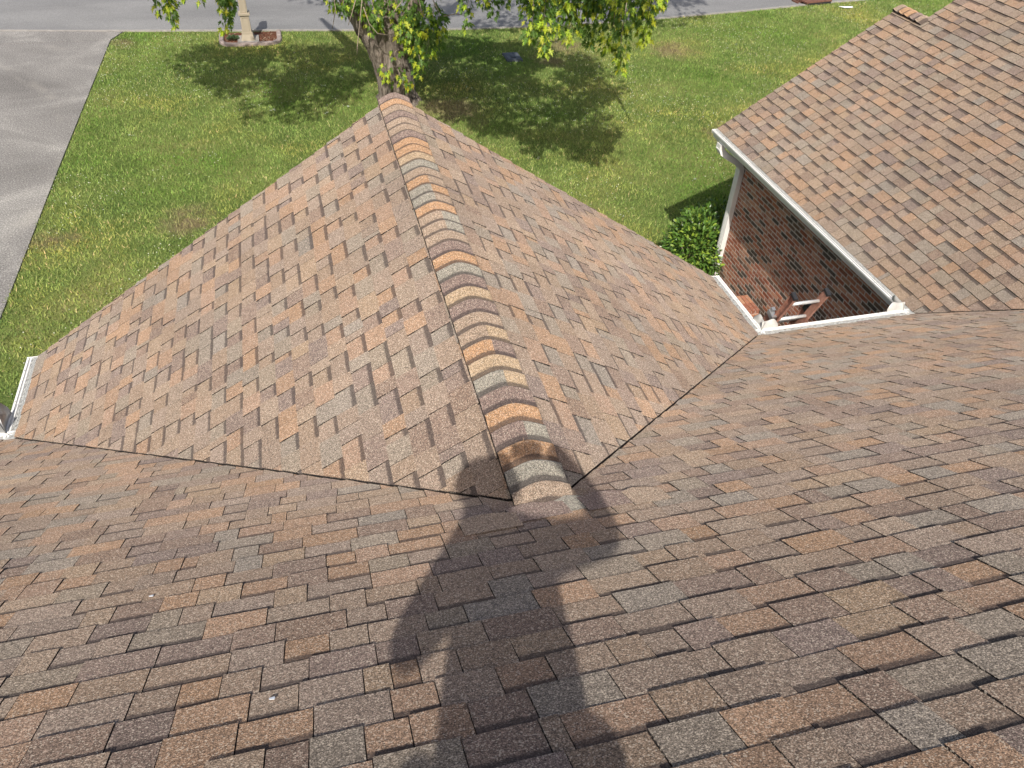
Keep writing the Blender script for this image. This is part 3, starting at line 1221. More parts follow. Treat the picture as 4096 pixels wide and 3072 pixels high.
TOPS = 0.50
for sx in (-1, 1):
    mb = MB()
    rail(mb, sx * lw / 2, s0 + 0.35, TOPS, 0.045, 0.030, 0.080, sx)
    rel(mb.build('rail', MAT['fibre']), ladder)
    mb = MB()
    rail(mb, sx * (lw / 2 + 0.040), s0 + 0.02, 0.06, 0.125, 0.028, 0.075, -sx)
    rel(mb.build('rail', MAT['fibre']), ladder)
    c = contact + Vector((sx * (lw / 2 + 0.013), 0, 0)) + ldir * (TOPS + 0.004) + lout * 0.045
    mb = MB()
    mb.box(c, (0.044, 0.090, 0.030), LM)
    mb.box(c - ldir * 0.028 + lout * 0.043, (0.040, 0.008, 0.05), LM)
    rel(mb.build('end_cap', MAT['black']), ladder)
    c = contact + Vector((sx * (lw / 2 + 0.038), 0, 0)) + ldir * 0.055 + lout * 0.105
    mb = MB()
    mb.box(c, (0.056, 0.11, 0.060), LM)
    mb.box(c + ldir * 0.045 + lout * 0.03, (0.04, 0.04, 0.06), LM)
    rel(mb.build('guide_bracket', MAT['black'] if sx > 0 else MAT['zinc']), ladder)
    c = contact + Vector((sx * (lw / 2 + 0.03), 0, 0)) + ldir * s0 + lout * 0.125
    mb = MB()
    mb.box(Vector((c.x, c.y, 0.014)), (0.06, 0.14, 0.028))
    rel(mb.build('ladder_foot', MAT['black']), ladder)
s = 0.035
while s > s0 + 0.4:
    s -= 0.305
k = s
while k < TOPS - 0.1:
    c = contact + ldir * k + lout * 0.045
    mb = MB()
    hw = lw / 2
    mb.tube([c - Vector((hw, 0, 0)), c + Vector((hw, 0, 0))], 0.0195, 12)
    rel(mb.build('rung', MAT['alu'], smooth=True), ladder)
    k += 0.305
k = s + 0.1
while k < 0.05:
    c = contact + ldir * k + lout * 0.125
    mb = MB()
    mb.tube([c - Vector((hw + 0.03, 0, 0)), c + Vector((hw + 0.03, 0, 0))], 0.0185, 12)
    rel(mb.build('rung', MAT['alu'], smooth=True), ladder)
    k += 0.305


# ------------------------------------------------------------------ leaves
def tinted_mesh(name, vs, faces_n, idx, cols, mat):
    """fast mesh: vs (n,3), idx flat loop vertex indices, faces_n loops per face, cols per vertex (n,4)"""
    me = bpy.data.meshes.new(name)
    nv, nf = len(vs), len(faces_n)
    me.vertices.add(nv)
    me.vertices.foreach_set('co', np.asarray(vs, dtype=np.float32).ravel())
    me.loops.add(len(idx))
    me.loops.foreach_set('vertex_index', np.asarray(idx, dtype=np.int32))
    me.polygons.add(nf)
    starts = np.concatenate(([0], np.cumsum(faces_n)[:-1])).astype(np.int32)
    me.polygons.foreach_set('loop_start', starts)
    me.polygons.foreach_set('loop_total', np.asarray(faces_n, dtype=np.int32))
    ca = me.color_attributes.new('tint', 'FLOAT_COLOR', 'POINT')
    ca.data.foreach_set('color', np.asarray(cols, dtype=np.float32).ravel())
    me.update(calc_edges=True)
    me.validate()
    me.materials.append(mat)
    return me


# deeply cut five-lobed leaf, stalk at the origin, tip along +y, unit length
_half = [(0.04, 0.12), (0.25, 0.04), (0.11, 0.22), (0.42, 0.46), (0.22, 0.42), (0.29, 0.66), (0.09, 0.46), (0.12, 0.74), (0.05, 0.78)]
LEAF = [(0, 0.0)] + _half + [(0, 1.0)] + [(-x, y) for x, y in reversed(_half)]
LEAF3 = np.array([(x, y, 0.16 * abs(x) - 0.10 * y * y) for x, y in LEAF])
LEAFC = np.array([(0.0, 0.38, -0.02)])
LV = np.vstack([LEAF3, LEAFC])
LN = len(LEAF)
LF = [(LN, i, (i + 1) % LN) for i in range(LN)]


def basis(dirv, nrm):
    y = Vector(dirv).normalized()
    z = Vector(nrm) - y * Vector(nrm).dot(y)
    if z.length < 1e-4:
        z = Vector((0.3, 0.2, 1)) - y * Vector((0.3, 0.2, 1)).dot(y)
    z.normalize()
    x = y.cross(z)
    return np.array(Matrix((x, y, z)).transposed())


class Leaves:
    def __init__(s):
        s.items = []

    def add(s, p, d, nrm, size, col):
        s.items.append((Vector(p), Vector(d), Vector(nrm), size, col))

    def mesh(s, name, mat, shape=LV, faces=LF):
        n = len(s.items)
        vs = np.zeros((n, len(shape), 3))
        cols = np.ones((n, len(shape), 4))
        for i, (p, d, nr, sz, c) in enumerate(s.items):
            vs[i] = (shape * sz) @ basis(d, nr).T + np.array(p)
            cols[i, :, :3] = c
        f = np.array(faces)
        idx = (f[None, :, :] + (np.arange(n) * len(shape))[:, None, None]).ravel()
        return tinted_mesh(name, vs.reshape(-1, 3), [f.shape[1]] * (n * len(faces)), idx, cols.reshape(-1, 4), mat)


def rvec():
    while True:
        v = Vector((random.uniform(-1, 1), random.uniform(-1, 1), random.uniform(-1, 1)))
        if 0.05 < v.length < 1:
            return v


def leaf_col(sunlit_share=0.2):  # the argument is the share of leaves coloured a sunlit yellow
    r = random.random()
    if r < sunlit_share:
        return (random.uniform(0.34, 0.48), random.uniform(0.44, 0.54), random.uniform(0.03, 0.06))
    k = random.uniform(0.75, 1.2)
    return (0.105 * k, 0.195 * k, 0.034 * k)


# ------------------------------------------------------------------ the maple
TB = Vector((1.72, 18.0, 0))
tree = empty('maple_tree', TB)
tag(tree, 'old maple with thick forked grey trunk and drooping leafy branches on the lawn', 'tree')


def limb(path, radii, n=40, sub=10, amp=0.16, seed=0.0):
    """tube with bark ridges carved into it"""
    pts, rs = [], []
    for i in range(len(path) - 1):
        for k in range(sub):
            t = k / sub
            t2 = t * t * (3 - 2 * t)
            pts.append(Vector(path[i]).lerp(Vector(path[i + 1]), t))
            rs.append(radii[i] + (radii[i + 1] - radii[i]) * t2)
    pts.append(Vector(path[-1]))
    rs.append(radii[-1])
    for _ in range(3):
        pts = [pts[0]] + [(pts[i - 1] + pts[i] * 2 + pts[i + 1]) / 4 for i in range(1, len(pts) - 1)] + [pts[-1]]
    mb = MB()
    mb.tube(pts, rs, n)
    out = []
    for i, v in enumerate(mb.v):
        ring = i // n
        c = pts[min(ring, len(pts) - 1)]
        r = rs[min(ring, len(pts) - 1)]
        d = Vector(v) - c
        q = Vector((v[0] * 5 + seed, v[1] * 5, v[2] * 1.1))
        k = 1 + amp * mnoise.fractal(q, 1.0, 2.0, 4) * 0.8
        k += 0.10 * mnoise.noise(Vector((v[0] * 1.4, v[1] * 1.4, v[2] * 1.2 + seed)))
        k += 0.05 * abs(mnoise.noise(Vector((v[0] * 16, v[1] * 16, v[2] * 3.5))))
        out.append(tuple(c + d * k))
    mb.v = out
    return mb


def T(x, y, zrel):
    return Vector((x, y, zrel + H))


rel(limb([T(1.74, 18, -5.45), T(1.72, 18, -5.1), T(1.68, 18, -4.6), T(1.56, 18, -4.1), T(1.42, 18, -3.65), T(1.36, 18.0, -3.25)], [0.60, 0.45, 0.44, 0.475, 0.52, 0.42], 64, 14).build('trunk', MAT['bark'], smooth=True), tree)
rel(limb([T(1.38, 18, -3.95), T(1.10, 17.95, -3.5), T(0.86, 17.9, -3.05), T(0.62, 17.8, -2.6), T(0.2, 17.6, -1.6), T(-0.9, 17.2, 0.6), T(-2.2, 16.9, 3.2)], [0.34, 0.30, 0.27, 0.25, 0.22, 0.16, 0.07], 40, 12, seed=4.0).build('limb', MAT['bark'], smooth=True), tree)
rel(limb([T(1.55, 18.05, -3.9), T(1.62, 18.08, -3.4), T(1.66, 18.1, -2.8), T(1.75, 18.1, -1.8), T(1.9, 17.9, 1.0), T(2.4, 17.5, 4.5)], [0.36, 0.30, 0.25, 0.23, 0.19, 0.08], 40, 12, seed=9.0).build('limb', MAT['bark'], smooth=True), tree)
rel(limb([T(1.80, 17.95, -4.1), T(2.10, 17.9, -3.5), T(2.28, 17.85, -2.9), T(2.5, 17.7, -2.0), T(3.4, 16.6, 0.2), T(5.0, 14.8, 2.2)], [0.30, 0.24, 0.20, 0.18, 0.14, 0.06], 36, 12, seed=14.0).build('limb', MAT['bark'], smooth=True), tree)
# great boughs that reach over the lawn above the picture
for a in ([T(3.2, 16.8, 0.0), T(4.6, 14.0, 1.6), T(5.6, 11.6, 1.6), T(5.6, 10.4, 0.4)], [T(0.0, 17.5, -1.0), T(-1.6, 16.6, 0.6), T(-3.0, 16.4, 0.5), T(-3.6, 16.6, -0.8)], [T(1.8, 17.9, 0.0), T(2.6, 15.2, 2.2), T(3.2, 12.4, 2.3), T(3.4, 11.2, 1.2)]):
    rel(limb(a, [0.13, 0.09, 0.05, 0.02], 12, 8, 0.1).build('bough', MAT['bark'], smooth=True), tree)


def unproject(px, py, depth_y):
    """a point seen at (px, py) of a 2212-wide picture, in the vertical plane y = depth_y"""
    f = 27.678 / 36 * 2212
    r = RR * ((px - 1106) / f) + RD * ((py - 829.5) / f) + RF
    t = (depth_y - CAM.y) / r.y
    return CAM + r * t


sprays = Leaves()     # large and countable
twigs = []


def hanging_spray(tip, length, nleaf, spread, size, sunlit_share=0.25, sway=(0, 0)):
    """a drooping shoot that ends at tip, leaves in pairs along it"""
    tip = Vector(tip)
    topp = tip + Vector((sway[0] + random.uniform(-0.1, 0.1), sway[1] + random.uniform(-0.1, 0.1), length))
    mid = (tip + topp) / 2 + Vector((random.uniform(-0.06, 0.06), random.uniform(-0.06, 0.06), 0))
    twigs.append(([topp, mid, tip], [0.007, 0.005, 0.002]))
    for i in range(int(nleaf * 1.7)):
        t = random.random() ** 0.85
        c = tip * (1 - t) ** 2 + mid * (2 * t * (1 - t)) + topp * t * t
        o = rvec()
        o.z *= 0.5
        w = spread * (0.45 + 0.55 * min(1, t * 2.2))
        p = c + o * w
        d = Vector((o.x * 0.9, o.y * 0.9, -1.0 + random.uniform(-0.15, 0.35)))
        nrm = Vector((random.uniform(-0.8, 0.8), random.uniform(-1.2, 0.1), random.uniform(0.2, 1.0)))
        outer = 1.0 - t
        sprays.add(p, d, nrm, size * random.uniform(0.6, 1.1), leaf_col(min(0.9, sunlit_share * (0.3 + 1.2 * max(0.0, -o.y) + 0.7 * outer))))  # sun side and tip get more yellow leaves: sunlight put into the colour


# right: boughs hanging over the lawn (tip in the picture, distance)
for (px, py, dy, ln, nl, spd, sz, sunlit) in (
        (1340, 155, 10.6, 1.1, 75, 0.15, 0.15, 0.45), (1308, 112, 10.8, 1.0, 80, 0.20, 0.15, 0.35), (1388, 92, 10.9, 0.9, 75, 0.19, 0.15, 0.5), (1366, 60, 11.1, 0.8, 70, 0.22, 0.15, 0.35),
        (1271, 96, 11.3, 0.9, 80, 0.18, 0.15, 0.12), (1250, 60, 11.2, 0.8, 70, 0.22, 0.15, 0.3), (1228, 92, 11.2, 0.9, 75, 0.20, 0.15, 0.35), (1179, 120, 11.0, 1.0, 75, 0.16, 0.15, 0.4),
        (1145, 92, 11.1, 0.9, 75, 0.18, 0.15, 0.35), (1205, 70, 11.2, 0.8, 75, 0.22, 0.15, 0.35), (1160, 50, 11.4, 0.7, 60, 0.20, 0.15, 0.25), (1322, 35, 11.0, 0.6, 60, 0.24, 0.15, 0.4),
        (1428, 18, 11.2, 0.6, 40, 0.16, 0.15, 0.5), (1400, 40, 11.0, 0.6, 50, 0.18, 0.15, 0.5), (1280, 30, 11.2, 0.6, 60, 0.24, 0.15, 0.3), (1215, 25, 11.2, 0.6, 60, 0.24, 0.15, 0.35),
        (1007, 62, 12.2, 0.8, 34, 0.09, 0.14, 0.4), (1000, 25, 12.3, 0.6, 30, 0.12, 0.14, 0.2), (1066, 36, 12.0, 0.7, 34, 0.12, 0.14, 0.05), (1045, 15, 12.0, 0.5, 30, 0.13, 0.14, 0.4), (1090, 12, 12.0, 0.5, 26, 0.12, 0.14, 0.2), (1130, 15, 11.6, 0.6, 40, 0.2, 0.14, 0.2)):
    hanging_spray(unproject(px, py, dy), ln, nl, spd, sz, sunlit)
# left: thinner shoots over the road
for (px, py, dy, ln, nl, spd, sz, sunlit) in (
        (381, 64, 16.6, 1.0, 40, 0.10, 0.16, 0.45), (372, 38, 16.7, 0.8, 44, 0.15, 0.16, 0.45), (343, 30, 16.9, 0.8, 36, 0.13, 0.16, 0.3), (400, 5, 16.6, 0.6, 22, 0.12, 0.16, 0.3),
        (486, 70, 15.6, 0.9, 30, 0.12, 0.16, 0.5), (496, 50, 15.5, 1.0, 56, 0.15, 0.16, 0.3), (502, 25, 15.5, 0.8, 50, 0.16, 0.16, 0.25), (484, 10, 15.6, 0.6, 30, 0.16, 0.16, 0.3), (478, 26, 15.5, 0.1, 3, 0.04, 0.14, 0.9), (436, 8, 16.0, 0.6, 18, 0.12, 0.16, 0.3)):
    hanging_spray(unproject(px, py, dy), ln, nl, spd, sz, sunlit)
# shoots on the trunk
for (px, py, dy, ln, nl, spd, sz, sunlit) in (
        (905, 165, 17.2, 0.7, 34, 0.20, 0.19, 0.4), (925, 120, 17.2, 0.7, 46, 0.30, 0.19, 0.3), (948, 100, 17.3, 0.7, 34, 0.22, 0.19, 0.35), (890, 110, 17.2, 0.7, 46, 0.28, 0.19, 0.4), (868, 90, 17.3, 0.6, 34, 0.24, 0.19, 0.4),
        (905, 75, 17.4, 0.6, 44, 0.32, 0.19, 0.3), (935, 60, 17.5, 0.6, 34, 0.26, 0.19, 0.25), (880, 40, 17.4, 0.5, 30, 0.3, 0.19, 0.15),
        (833, 170, 17.3, 0.35, 14, 0.17, 0.17, 0.5), (846, 186, 17.4, 0.2, 6, 0.10, 0.16, 0.5), (868, 178, 17.3, 0.35, 14, 0.16, 0.17, 0.5), (884, 192, 17.3, 0.25, 12, 0.13, 0.18, 0.6),
        (815, 60, 17.3, 0.6, 40, 0.26, 0.19, 0.15), (790, 35, 17.3, 0.5, 34, 0.26, 0.19, 0.2), (835, 30, 17.4, 0.5, 34, 0.3, 0.19, 0.15), (740, 36, 17.2, 0.5, 24, 0.22, 0.18, 0.2), (722, 22, 17.2, 0.4, 18, 0.16, 0.18, 0.25), (765, 15, 17.2, 0.4, 22, 0.25, 0.18, 0.2),
        (800, 75, 17.2, 0.3, 10, 0.12, 0.18, 0.4), (850, 125, 17.2, 0.2, 8, 0.12, 0.17, 0.5)):
    hanging_spray(unproject(px, py, dy), ln, nl, spd, sz, sunlit)

# bare pale twigs beside the trunk
for a in ([(722, 0), (725, 20), (718, 62)], [(768, 0), (760, 30), (752, 55)], [(782, 0), (778, 40), (772, 100), (771, 118)], [(785, 15), (797, 50), (815, 72), (838, 76)], [(905, 0), (912, 30), (926, 45)], [(935, 0), (948, 25), (950, 40)], [(958, 35), (985, 30), (1003, 33)], [(870, 0), (855, 20), (848, 28)]):
    ctl = [unproject(x, y, 16.9) for x, y in a]
    twigs.append((ctl, [0.011] * (len(ctl) - 1) + [0.006]))
tw = MB()
for pth, rr in twigs:
    tw.tube(pth, rr, 5)
rel(tag(tw.build('twigs', MAT['twig'], smooth=True), kind='stuff'), tree)

# the crown above the picture: clumps placed where the shade on lawn and road asks for them
crown = Leaves()


def clump(c, r, n, size=0.20):
    for _ in range(n):
        o = rvec()
        crown.add(c + Vector((o.x * r, o.y * r, o.z * r * 0.8)), Vector((o.x, o.y, -0.5 + random.uniform(-0.6, 0.4))), Vector((random.uniform(-0.7, 0.7), random.uniform(-0.9, 0.4), 1)), size * random.uniform(0.75, 1.25), leaf_col(0.15))


def shades_trunk(c):
    if abs(SUN_DIR.y) < 1e-6:
        return False
    t = (TB.y - 0.3 - c.y) / SUN_DIR.y
    q = c + SUN_DIR * t
    return t > 0 and abs(q.x - 1.45) < 1.15 and -0.3 < q.z < 2.9


def inside(pt, poly):
    x, y = pt
    r = False
    for i in range(len(poly)):
        x0, y0 = poly[i]
        x1, y1 = poly[i - 1]
        if (y0 > y) != (y1 > y) and x < (x1 - x0) * (y - y0) / (y1 - y0) + x0:
            r = not r
    return r


def ground_at(px, py):
    f = 27.678 / 36 * 2212
    r = RR * ((px - 1106) / f) + RD * ((py - 829.5) / f) + RF
    return CAM + r * (-CAM.z / r.z)


SH_L = [(398, 130), (430, 98), (520, 100), (620, 98), (720, 86), (825, 80), (830, 215), (770, 245), (715, 240), (690, 268), (660, 262), (615, 238), (570, 262), (540, 232), (500, 215), (470, 180)]
SH_R = [(885, 215), (900, 110), (1000, 85), (1130, 95), (1220, 115), (1290, 140), (1325, 185), (1290, 222), (1318, 275), (1315, 318), (1282, 345), (1205, 312), (1130, 300), (1060, 268), (990, 262), (930, 240)]
LEG = [[Vector((g.x, g.y)) for g in (ground_at(*q) for q in poly)] for poly in (SH_L, SH_R)]
for poly, cnt in zip(LEG, (115, 185)):
    xs, ys_ = [q.x for q in poly], [q.y for q in poly]
    made = tries = 0
    while made < cnt and tries < 6000:
        tries += 1
        s = Vector((random.uniform(min(xs), max(xs)), random.uniform(min(ys_), max(ys_)), 0))
        if not inside((s.x, s.y), [(q.x, q.y) for q in poly]):
            continue
        if mnoise.noise(Vector((s.x * 0.55, s.y * 0.55, 7.0))) > 0.30:
            continue
        t = random.uniform(4.0, 12.0)
        c = s - SUN_DIR * t
        pr = project(c)
        if pr is None or pr[1] > -32 or c.z > 12 or c.y < 6.0 or shades_trunk(c):
            continue
        clump(c, random.uniform(0.34, 0.55), 46)
        made += 1
made = 0
while made < 150:
    o = rvec()
    c = Vector((4.2 + o.x * 7.5, 17.5 + o.y * 5.0, H + 4.5 + o.z * 3.6))
    if o.length < 0.55:
        continue
    s = c + SUN_DIR * (c.z / -SUN_DIR.z)
    if s.y < road_y(max(-50, min(50, s.x))) - 0.3 or project(c)[1] > -30 or s.x > 14.5:
        continue
    clump(c, random.uniform(0.5, 0.8), 60, 0.22)
    made += 1
co = link(bpy.data.objects.new('crown', crown.mesh('crown', MAT['leaf'])))
tag(co, kind='stuff')
rel(co, tree)
# leaves in view: the 300 largest singly, the others as one part
for i, it in enumerate(sprays.items):
    pr = project(it[0])
    ok = pr and -5 < pr[0] < 1029 and 2 < pr[1] < 110
    sprays.items[i] = (*it, (it[3] / pr[2]) * (1 if ok else 0.01))
sprays.items.sort(key=lambda t: -t[5])
# each leaf's own mesh colour: a few shared meshes in several greens
for it in sprays.items[:300]:
    L1 = Leaves()
    L1.items = [it[:5]]
    o = link(bpy.data.objects.new('leaf', L1.mesh('leaf', MAT['leaf'])))
    rel(o, tree)
L2 = Leaves()
L2.items = [t[:5] for t in sprays.items[300:]]
rel(tag(link(bpy.data.objects.new('foliage', L2.mesh('foliage', MAT['leaf']))), kind='stuff'), tree)


# ------------------------------------------------------------------ shrubs
OVAL = np.array([(0, 0, 0), (0.24, 0.32, 0.05), (0.20, 0.72, 0.03), (0, 1.0, -0.05), (-0.20, 0.72, 0.03), (-0.24, 0.32, 0.05), (0, 0.5, -0.02)])
OVALF = [(6, i, (i + 1) % 6) for i in range(6)]


def shrub(name, label, c, rad, n, size, seed):
    root = empty(name, (c[0], c[1], 0))
    tag(root, label, 'shrub', 'clipped evergreen shrubs')
    st = MB()
    for k in range(9):
        a = k * 0.7 + seed
        e = Vector((c[0] + math.cos(a) * rad[0] * 0.6, c[1] + math.sin(a) * rad[1] * 0.6, c[2] + rad[2] * 0.3))
        b0 = Vector((c[0] + math.cos(a) * 0.05, c[1] + math.sin(a) * 0.05, 0.0))
        st.tube([b0, b0.lerp(e, 0.5) + Vector((0, 0, 0.12)), e], [0.018, 0.013, 0.006], 6)
    rel(st.build('stem', MAT['twig']), root)
    lv = Leaves()
    for i in range(n):
        o = rvec().normalized()
        lump = 1 + 0.20 * mnoise.noise(o * 2.4 + Vector((seed, 0, 0))) + 0.12 * mnoise.noise(o * 6.0 + Vector((0, seed, 0)))
        r = lump * random.uniform(0.72, 1.03) if i % 4 else lump * random.uniform(0.3, 0.8)
        p = Vector((c[0] + o.x * rad[0] * r, c[1] + o.y * rad[1] * r, max(0.06, c[2] + o.z * rad[2] * r)))
        k = random.uniform(0.7, 1.25)
        col = (0.085 * k, 0.165 * k, 0.028 * k) if random.random() > 0.25 else (0.24 * k, 0.34 * k, 0.05)
        d = o + rvec() * 0.9
        lv.add(p, d, o + rvec() * 0.7 + Vector((0, 0, 0.6)), size * random.uniform(0.75, 1.25), col)
    rel(tag(link(bpy.data.objects.new('foliage', lv.mesh('foliage', MAT['holly'], OVAL, OVALF))), kind='stuff'), root)
    return root


shrub('evergreen_shrub', 'rounded glossy green shrub beside the downspout of the brick wing', (5.70, 8.70, 0.70), (0.52, 0.60, 0.74), 4200, 0.080, 1.0)
shrub('evergreen_shrub', 'shaded green shrub half hidden behind the white downspout', (6.35, 9.20, 0.66), (0.66, 0.56, 0.66), 4200, 0.070, 5.0)
shrub('evergreen_shrub', 'green shrub under the metal splash guard at the left edge', (-5.05, 5.05, 0.85), (0.75, 0.75, 0.85), 3800, 0.075, 9.0)

# ------------------------------------------------------------------ mailbox post, its bed, lids and drain
mp = Vector((-1.90, 23.02, 0))
post = empty('mailbox_post', mp)
tag(post, 'cream panelled mailbox post on a concrete pad beside the road', 'mailbox post')


def at(dx, dy, z):
    return Vector((mp.x + dx, mp.y + dy, z))


mb = MB()
mb.box(at(0, 0, 0.16), (0.38, 0.38, 0.16), taper=0.80)
mb.box(at(0, 0, 0.26), (0.305, 0.305, 0.05))
rel(mb.build('plinth', MAT['post']), post)
mb = MB()
mb.box(at(0, 0, 0.52), (0.26, 0.26, 0.48), taper=0.90)
rel(mb.build('lower_shaft', MAT['post']), post)
mb = MB()
mb.box(at(0, 0, 0.785), (0.315, 0.315, 0.05))
mb.box(at(0, 0, 0.745), (0.26, 0.26, 0.03))
rel(mb.build('collar', MAT['post']), post)
mb = MB()
mb.box(at(0, 0, 1.11), (0.20, 0.20, 0.60))
rel(mb.build('upper_shaft', MAT['post']), post)
for z, h, w, d in ((0.52, 0.36, 0.15, 0.126), (1.08, 0.46, 0.13, 0.103)):
    for sgn in (-1,):
        mb = MB()
        for ox, ww, hh, oz in ((-w / 2, 0.014, h, 0), (w / 2, 0.014, h, 0), (0, w, 0.014, h / 2), (0, w, 0.014, -h / 2)):
            mb.box(at(ox, sgn * d, z + oz), (ww, 0.012, hh))
        rel(mb.build('panel_moulding', MAT['post']), post)
mb = MB()
n = 12
prof = [(-0.10, 0.0), (0.10, 0.0)] + [(0.10 * math.cos(a), 0.13 + 0.10 * math.sin(a)) for a in [math.pi * i / n for i in range(n + 1)]]
vs = [at(x, -0.28, 1.43 + z) for x, z in prof] + [at(x, 0.28, 1.43 + z) for x, z in prof]
m_ = len(prof)
mb.add(vs, [tuple(range(m_)), tuple(reversed(range(m_, 2 * m_)))] + [(i, (i + 1) % m_, (i + 1) % m_ + m_, i + m_) for i in range(m_)])
rel(mb.build('letter_box', MAT['black']), post)
mb = MB()
mb.box(at(0, 0.0, 0.035), (0.60, 0.62, 0.09))
rel(mb.build('concrete_pad', MAT['conc']), post)

bed = empty('planting_bed', (-1.85, 23.2, 0))
tag(bed, 'mulched bed with curved concrete edging around the mailbox post', 'garden bed')
bx0, bx1, by0 = -2.66, -1.02, 22.66
by1 = 23.76
mp_ = []
arc = []
R = 0.36
for i in range(7):
    a = math.pi + (math.pi / 2) * i / 6
    arc.append((bx0 + R + R * math.cos(a), by0 + R + R * math.sin(a)))
for i in range(7):
    a = 1.5 * math.pi + (math.pi / 2) * i / 6
    arc.append((bx1 - R + R * math.cos(a), by0 + R + R * math.sin(a)))
line = [(bx0, by1)] + arc + [(bx1, by1)]
rel(mesh_obj('mulch', [(x, y, 0.022) for x, y in line], [tuple(range(len(line)))], MAT['mulch']), bed)
# edging in short cast lengths
dense = []
for (x0, y0), (x1, y1) in zip(line, line[1:]):
    L = math.hypot(x1 - x0, y1 - y0)
    k = max(1, int(L / 0.05))
    dense += [(x0 + (x1 - x0) * i / k, y0 + (y1 - y0) * i / k) for i in range(k)]
dense.append(line[-1])
step = 8
for s in range(0, len(dense) - 1, step):
    seg = dense[s:s + step + 1]
    if len(seg) < 3:
        continue
    mb = MB()
    vs = []
    hh = 0.085 + random.uniform(-0.008, 0.008)
    for i, (x, y) in enumerate(seg):
        a = dense[max(0, s + i - 1)]
        b = dense[min(len(dense) - 1, s + i + 1)]
        tx, ty = b[0] - a[0], b[1] - a[1]
        L = math.hypot(tx, ty) + 1e-9
        nx, ny = ty / L, -tx / L
        sh = 0.012 if i in (0, len(seg) - 1) else 0
        for o, z in ((0.075 - sh, 0.0), (0.070 - sh, hh * 0.75), (0.045, hh - sh), (-0.045, hh - sh), (-0.065 + sh, hh * 0.75), (-0.07 + sh, 0.0)):
            vs.append((x + nx * o, y + ny * o, z))
    fs = []
    for i in range(len(seg) - 1):
        for k in range(5):
            fs.append((i * 6 + k, i * 6 + k + 1, (i + 1) * 6 + k + 1, (i + 1) * 6 + k))
    fs.append(tuple(range(6)))
    e = (len(seg) - 1) * 6
    fs.append(tuple(reversed(range(e, e + 6))))
    mb.add(vs, fs)
    rel(mb.build('edging_stone', MAT['edging']), bed)
lv = Leaves()
for i in range(700):
    x, y = random.uniform(bx0 + 0.08, bx1 - 0.08), random.uniform(by0 + 0.08, by1 - 0.02)
    if abs(x - mp.x) < 0.32 and abs(y - mp.y) < 0.33:
        continue
    k = random.uniform(0.5, 1.4)
    c = (0.17 * k, 0.075 * k, 0.048 * k) if random.random() > 0.2 else (0.42, 0.33, 0.24)
    lv.add((x, y, 0.03 + random.uniform(0, 0.02)), (random.uniform(-1, 1), random.uniform(-1, 1), random.uniform(-0.2, 0.2)), (0, 0, 1), random.uniform(0.04, 0.085), c)
rel(tag(link(bpy.data.objects.new('mulch_chips', lv.mesh('mulch_chips', MAT['chips'], OVAL * np.array([0.6, 1, 1]), OVALF))), kind='stuff'), bed)
weed = Leaves()
for i in range(120):
    o = rvec()
    weed.add(Vector((-2.33 + o.x * 0.17, 23.05 + o.y * 0.12, 0.06 + abs(o.z) * 0.10)), o + Vector((0, 0, 0.8)), rvec() + Vector((0, 0, 1)), random.uniform(0.05, 0.09), (0.07, 0.11, 0.05))
wd = link(bpy.data.objects.new('low_plant', weed.mesh('low_plant', MAT['holly'], OVAL, OVALF)))
tag(wd, 'small grey-green plant growing in the mulch left of the mailbox post', 'plant')

ml = empty('meter_box_lid', (5.49, 20.6, 0))
tag(ml, 'dark grey water meter box lid set in the lawn', 'meter lid')
mb = MB()
mb.box((5.49, 20.6, 0.03), (0.46, 0.66, 0.05))
rel(mb.build('rim', MAT['lid']), ml)
mb = MB()
mb.box((5.49, 20.6, 0.060), (0.38, 0.56, 0.02))
rel(mb.build('cover', MAT['lid']), ml)
mb = MB()
mb.box((5.49, 20.52, 0.074), (0.13, 0.16, 0.016))
rel(mb.build('reader_flap', MAT['black']), ml)

dx, dyy = 17.95, road_y(17.95)
dr = empty('storm_drain', (dx, dyy, 0))
tag(dr, 'rusty storm drain inlet in the kerb at the street corner', 'storm drain')
rot = Matrix.Rotation(math.radians(8.5), 3, 'Z')
mb = MB()
mb.box((dx, dyy + 0.10, 0.10), (1.15, 0.42, 0.05), rot)
rel(mb.build('drain_cover', MAT['rust']), dr)
mb = MB()
mb.box((dx + 0.05, dyy - 0.10, 0.04), (1.0, 0.04, 0.09), rot)
rel(mb.build('drain_throat', MAT['black']), dr)
for k in range(6):
    mb = MB()
    mb.box(Vector((dx, dyy + 0.42, 0.04)) + rot @ Vector((-0.75 + k * 0.16, -0.05, 0)), (0.05, 0.34, 0.05), rot)
    rel(mb.build('grate_bar', MAT['rust']), dr)
sc = MB()
sc.add([(18.45, 23.90, 0.085), (19.05, 23.92, 0.06), (18.95, 23.78, 0.06), (18.65, 23.77, 0.065), (18.45, 23.90, 0.08), (19.05, 23.92, 0.055), (18.95, 23.78, 0.055), (18.65, 23.77, 0.06)],
       [(0, 1, 2, 3)[::-1], (4, 5, 6, 7), (0, 4, 7, 3), (1, 5, 6, 2), (0, 1, 5, 4), (3, 2, 6, 7)])
tag(sc.build('paper_scrap', MAT['paper']), 'pale blue scrap lying in the grass beside the storm drain', 'scrap')

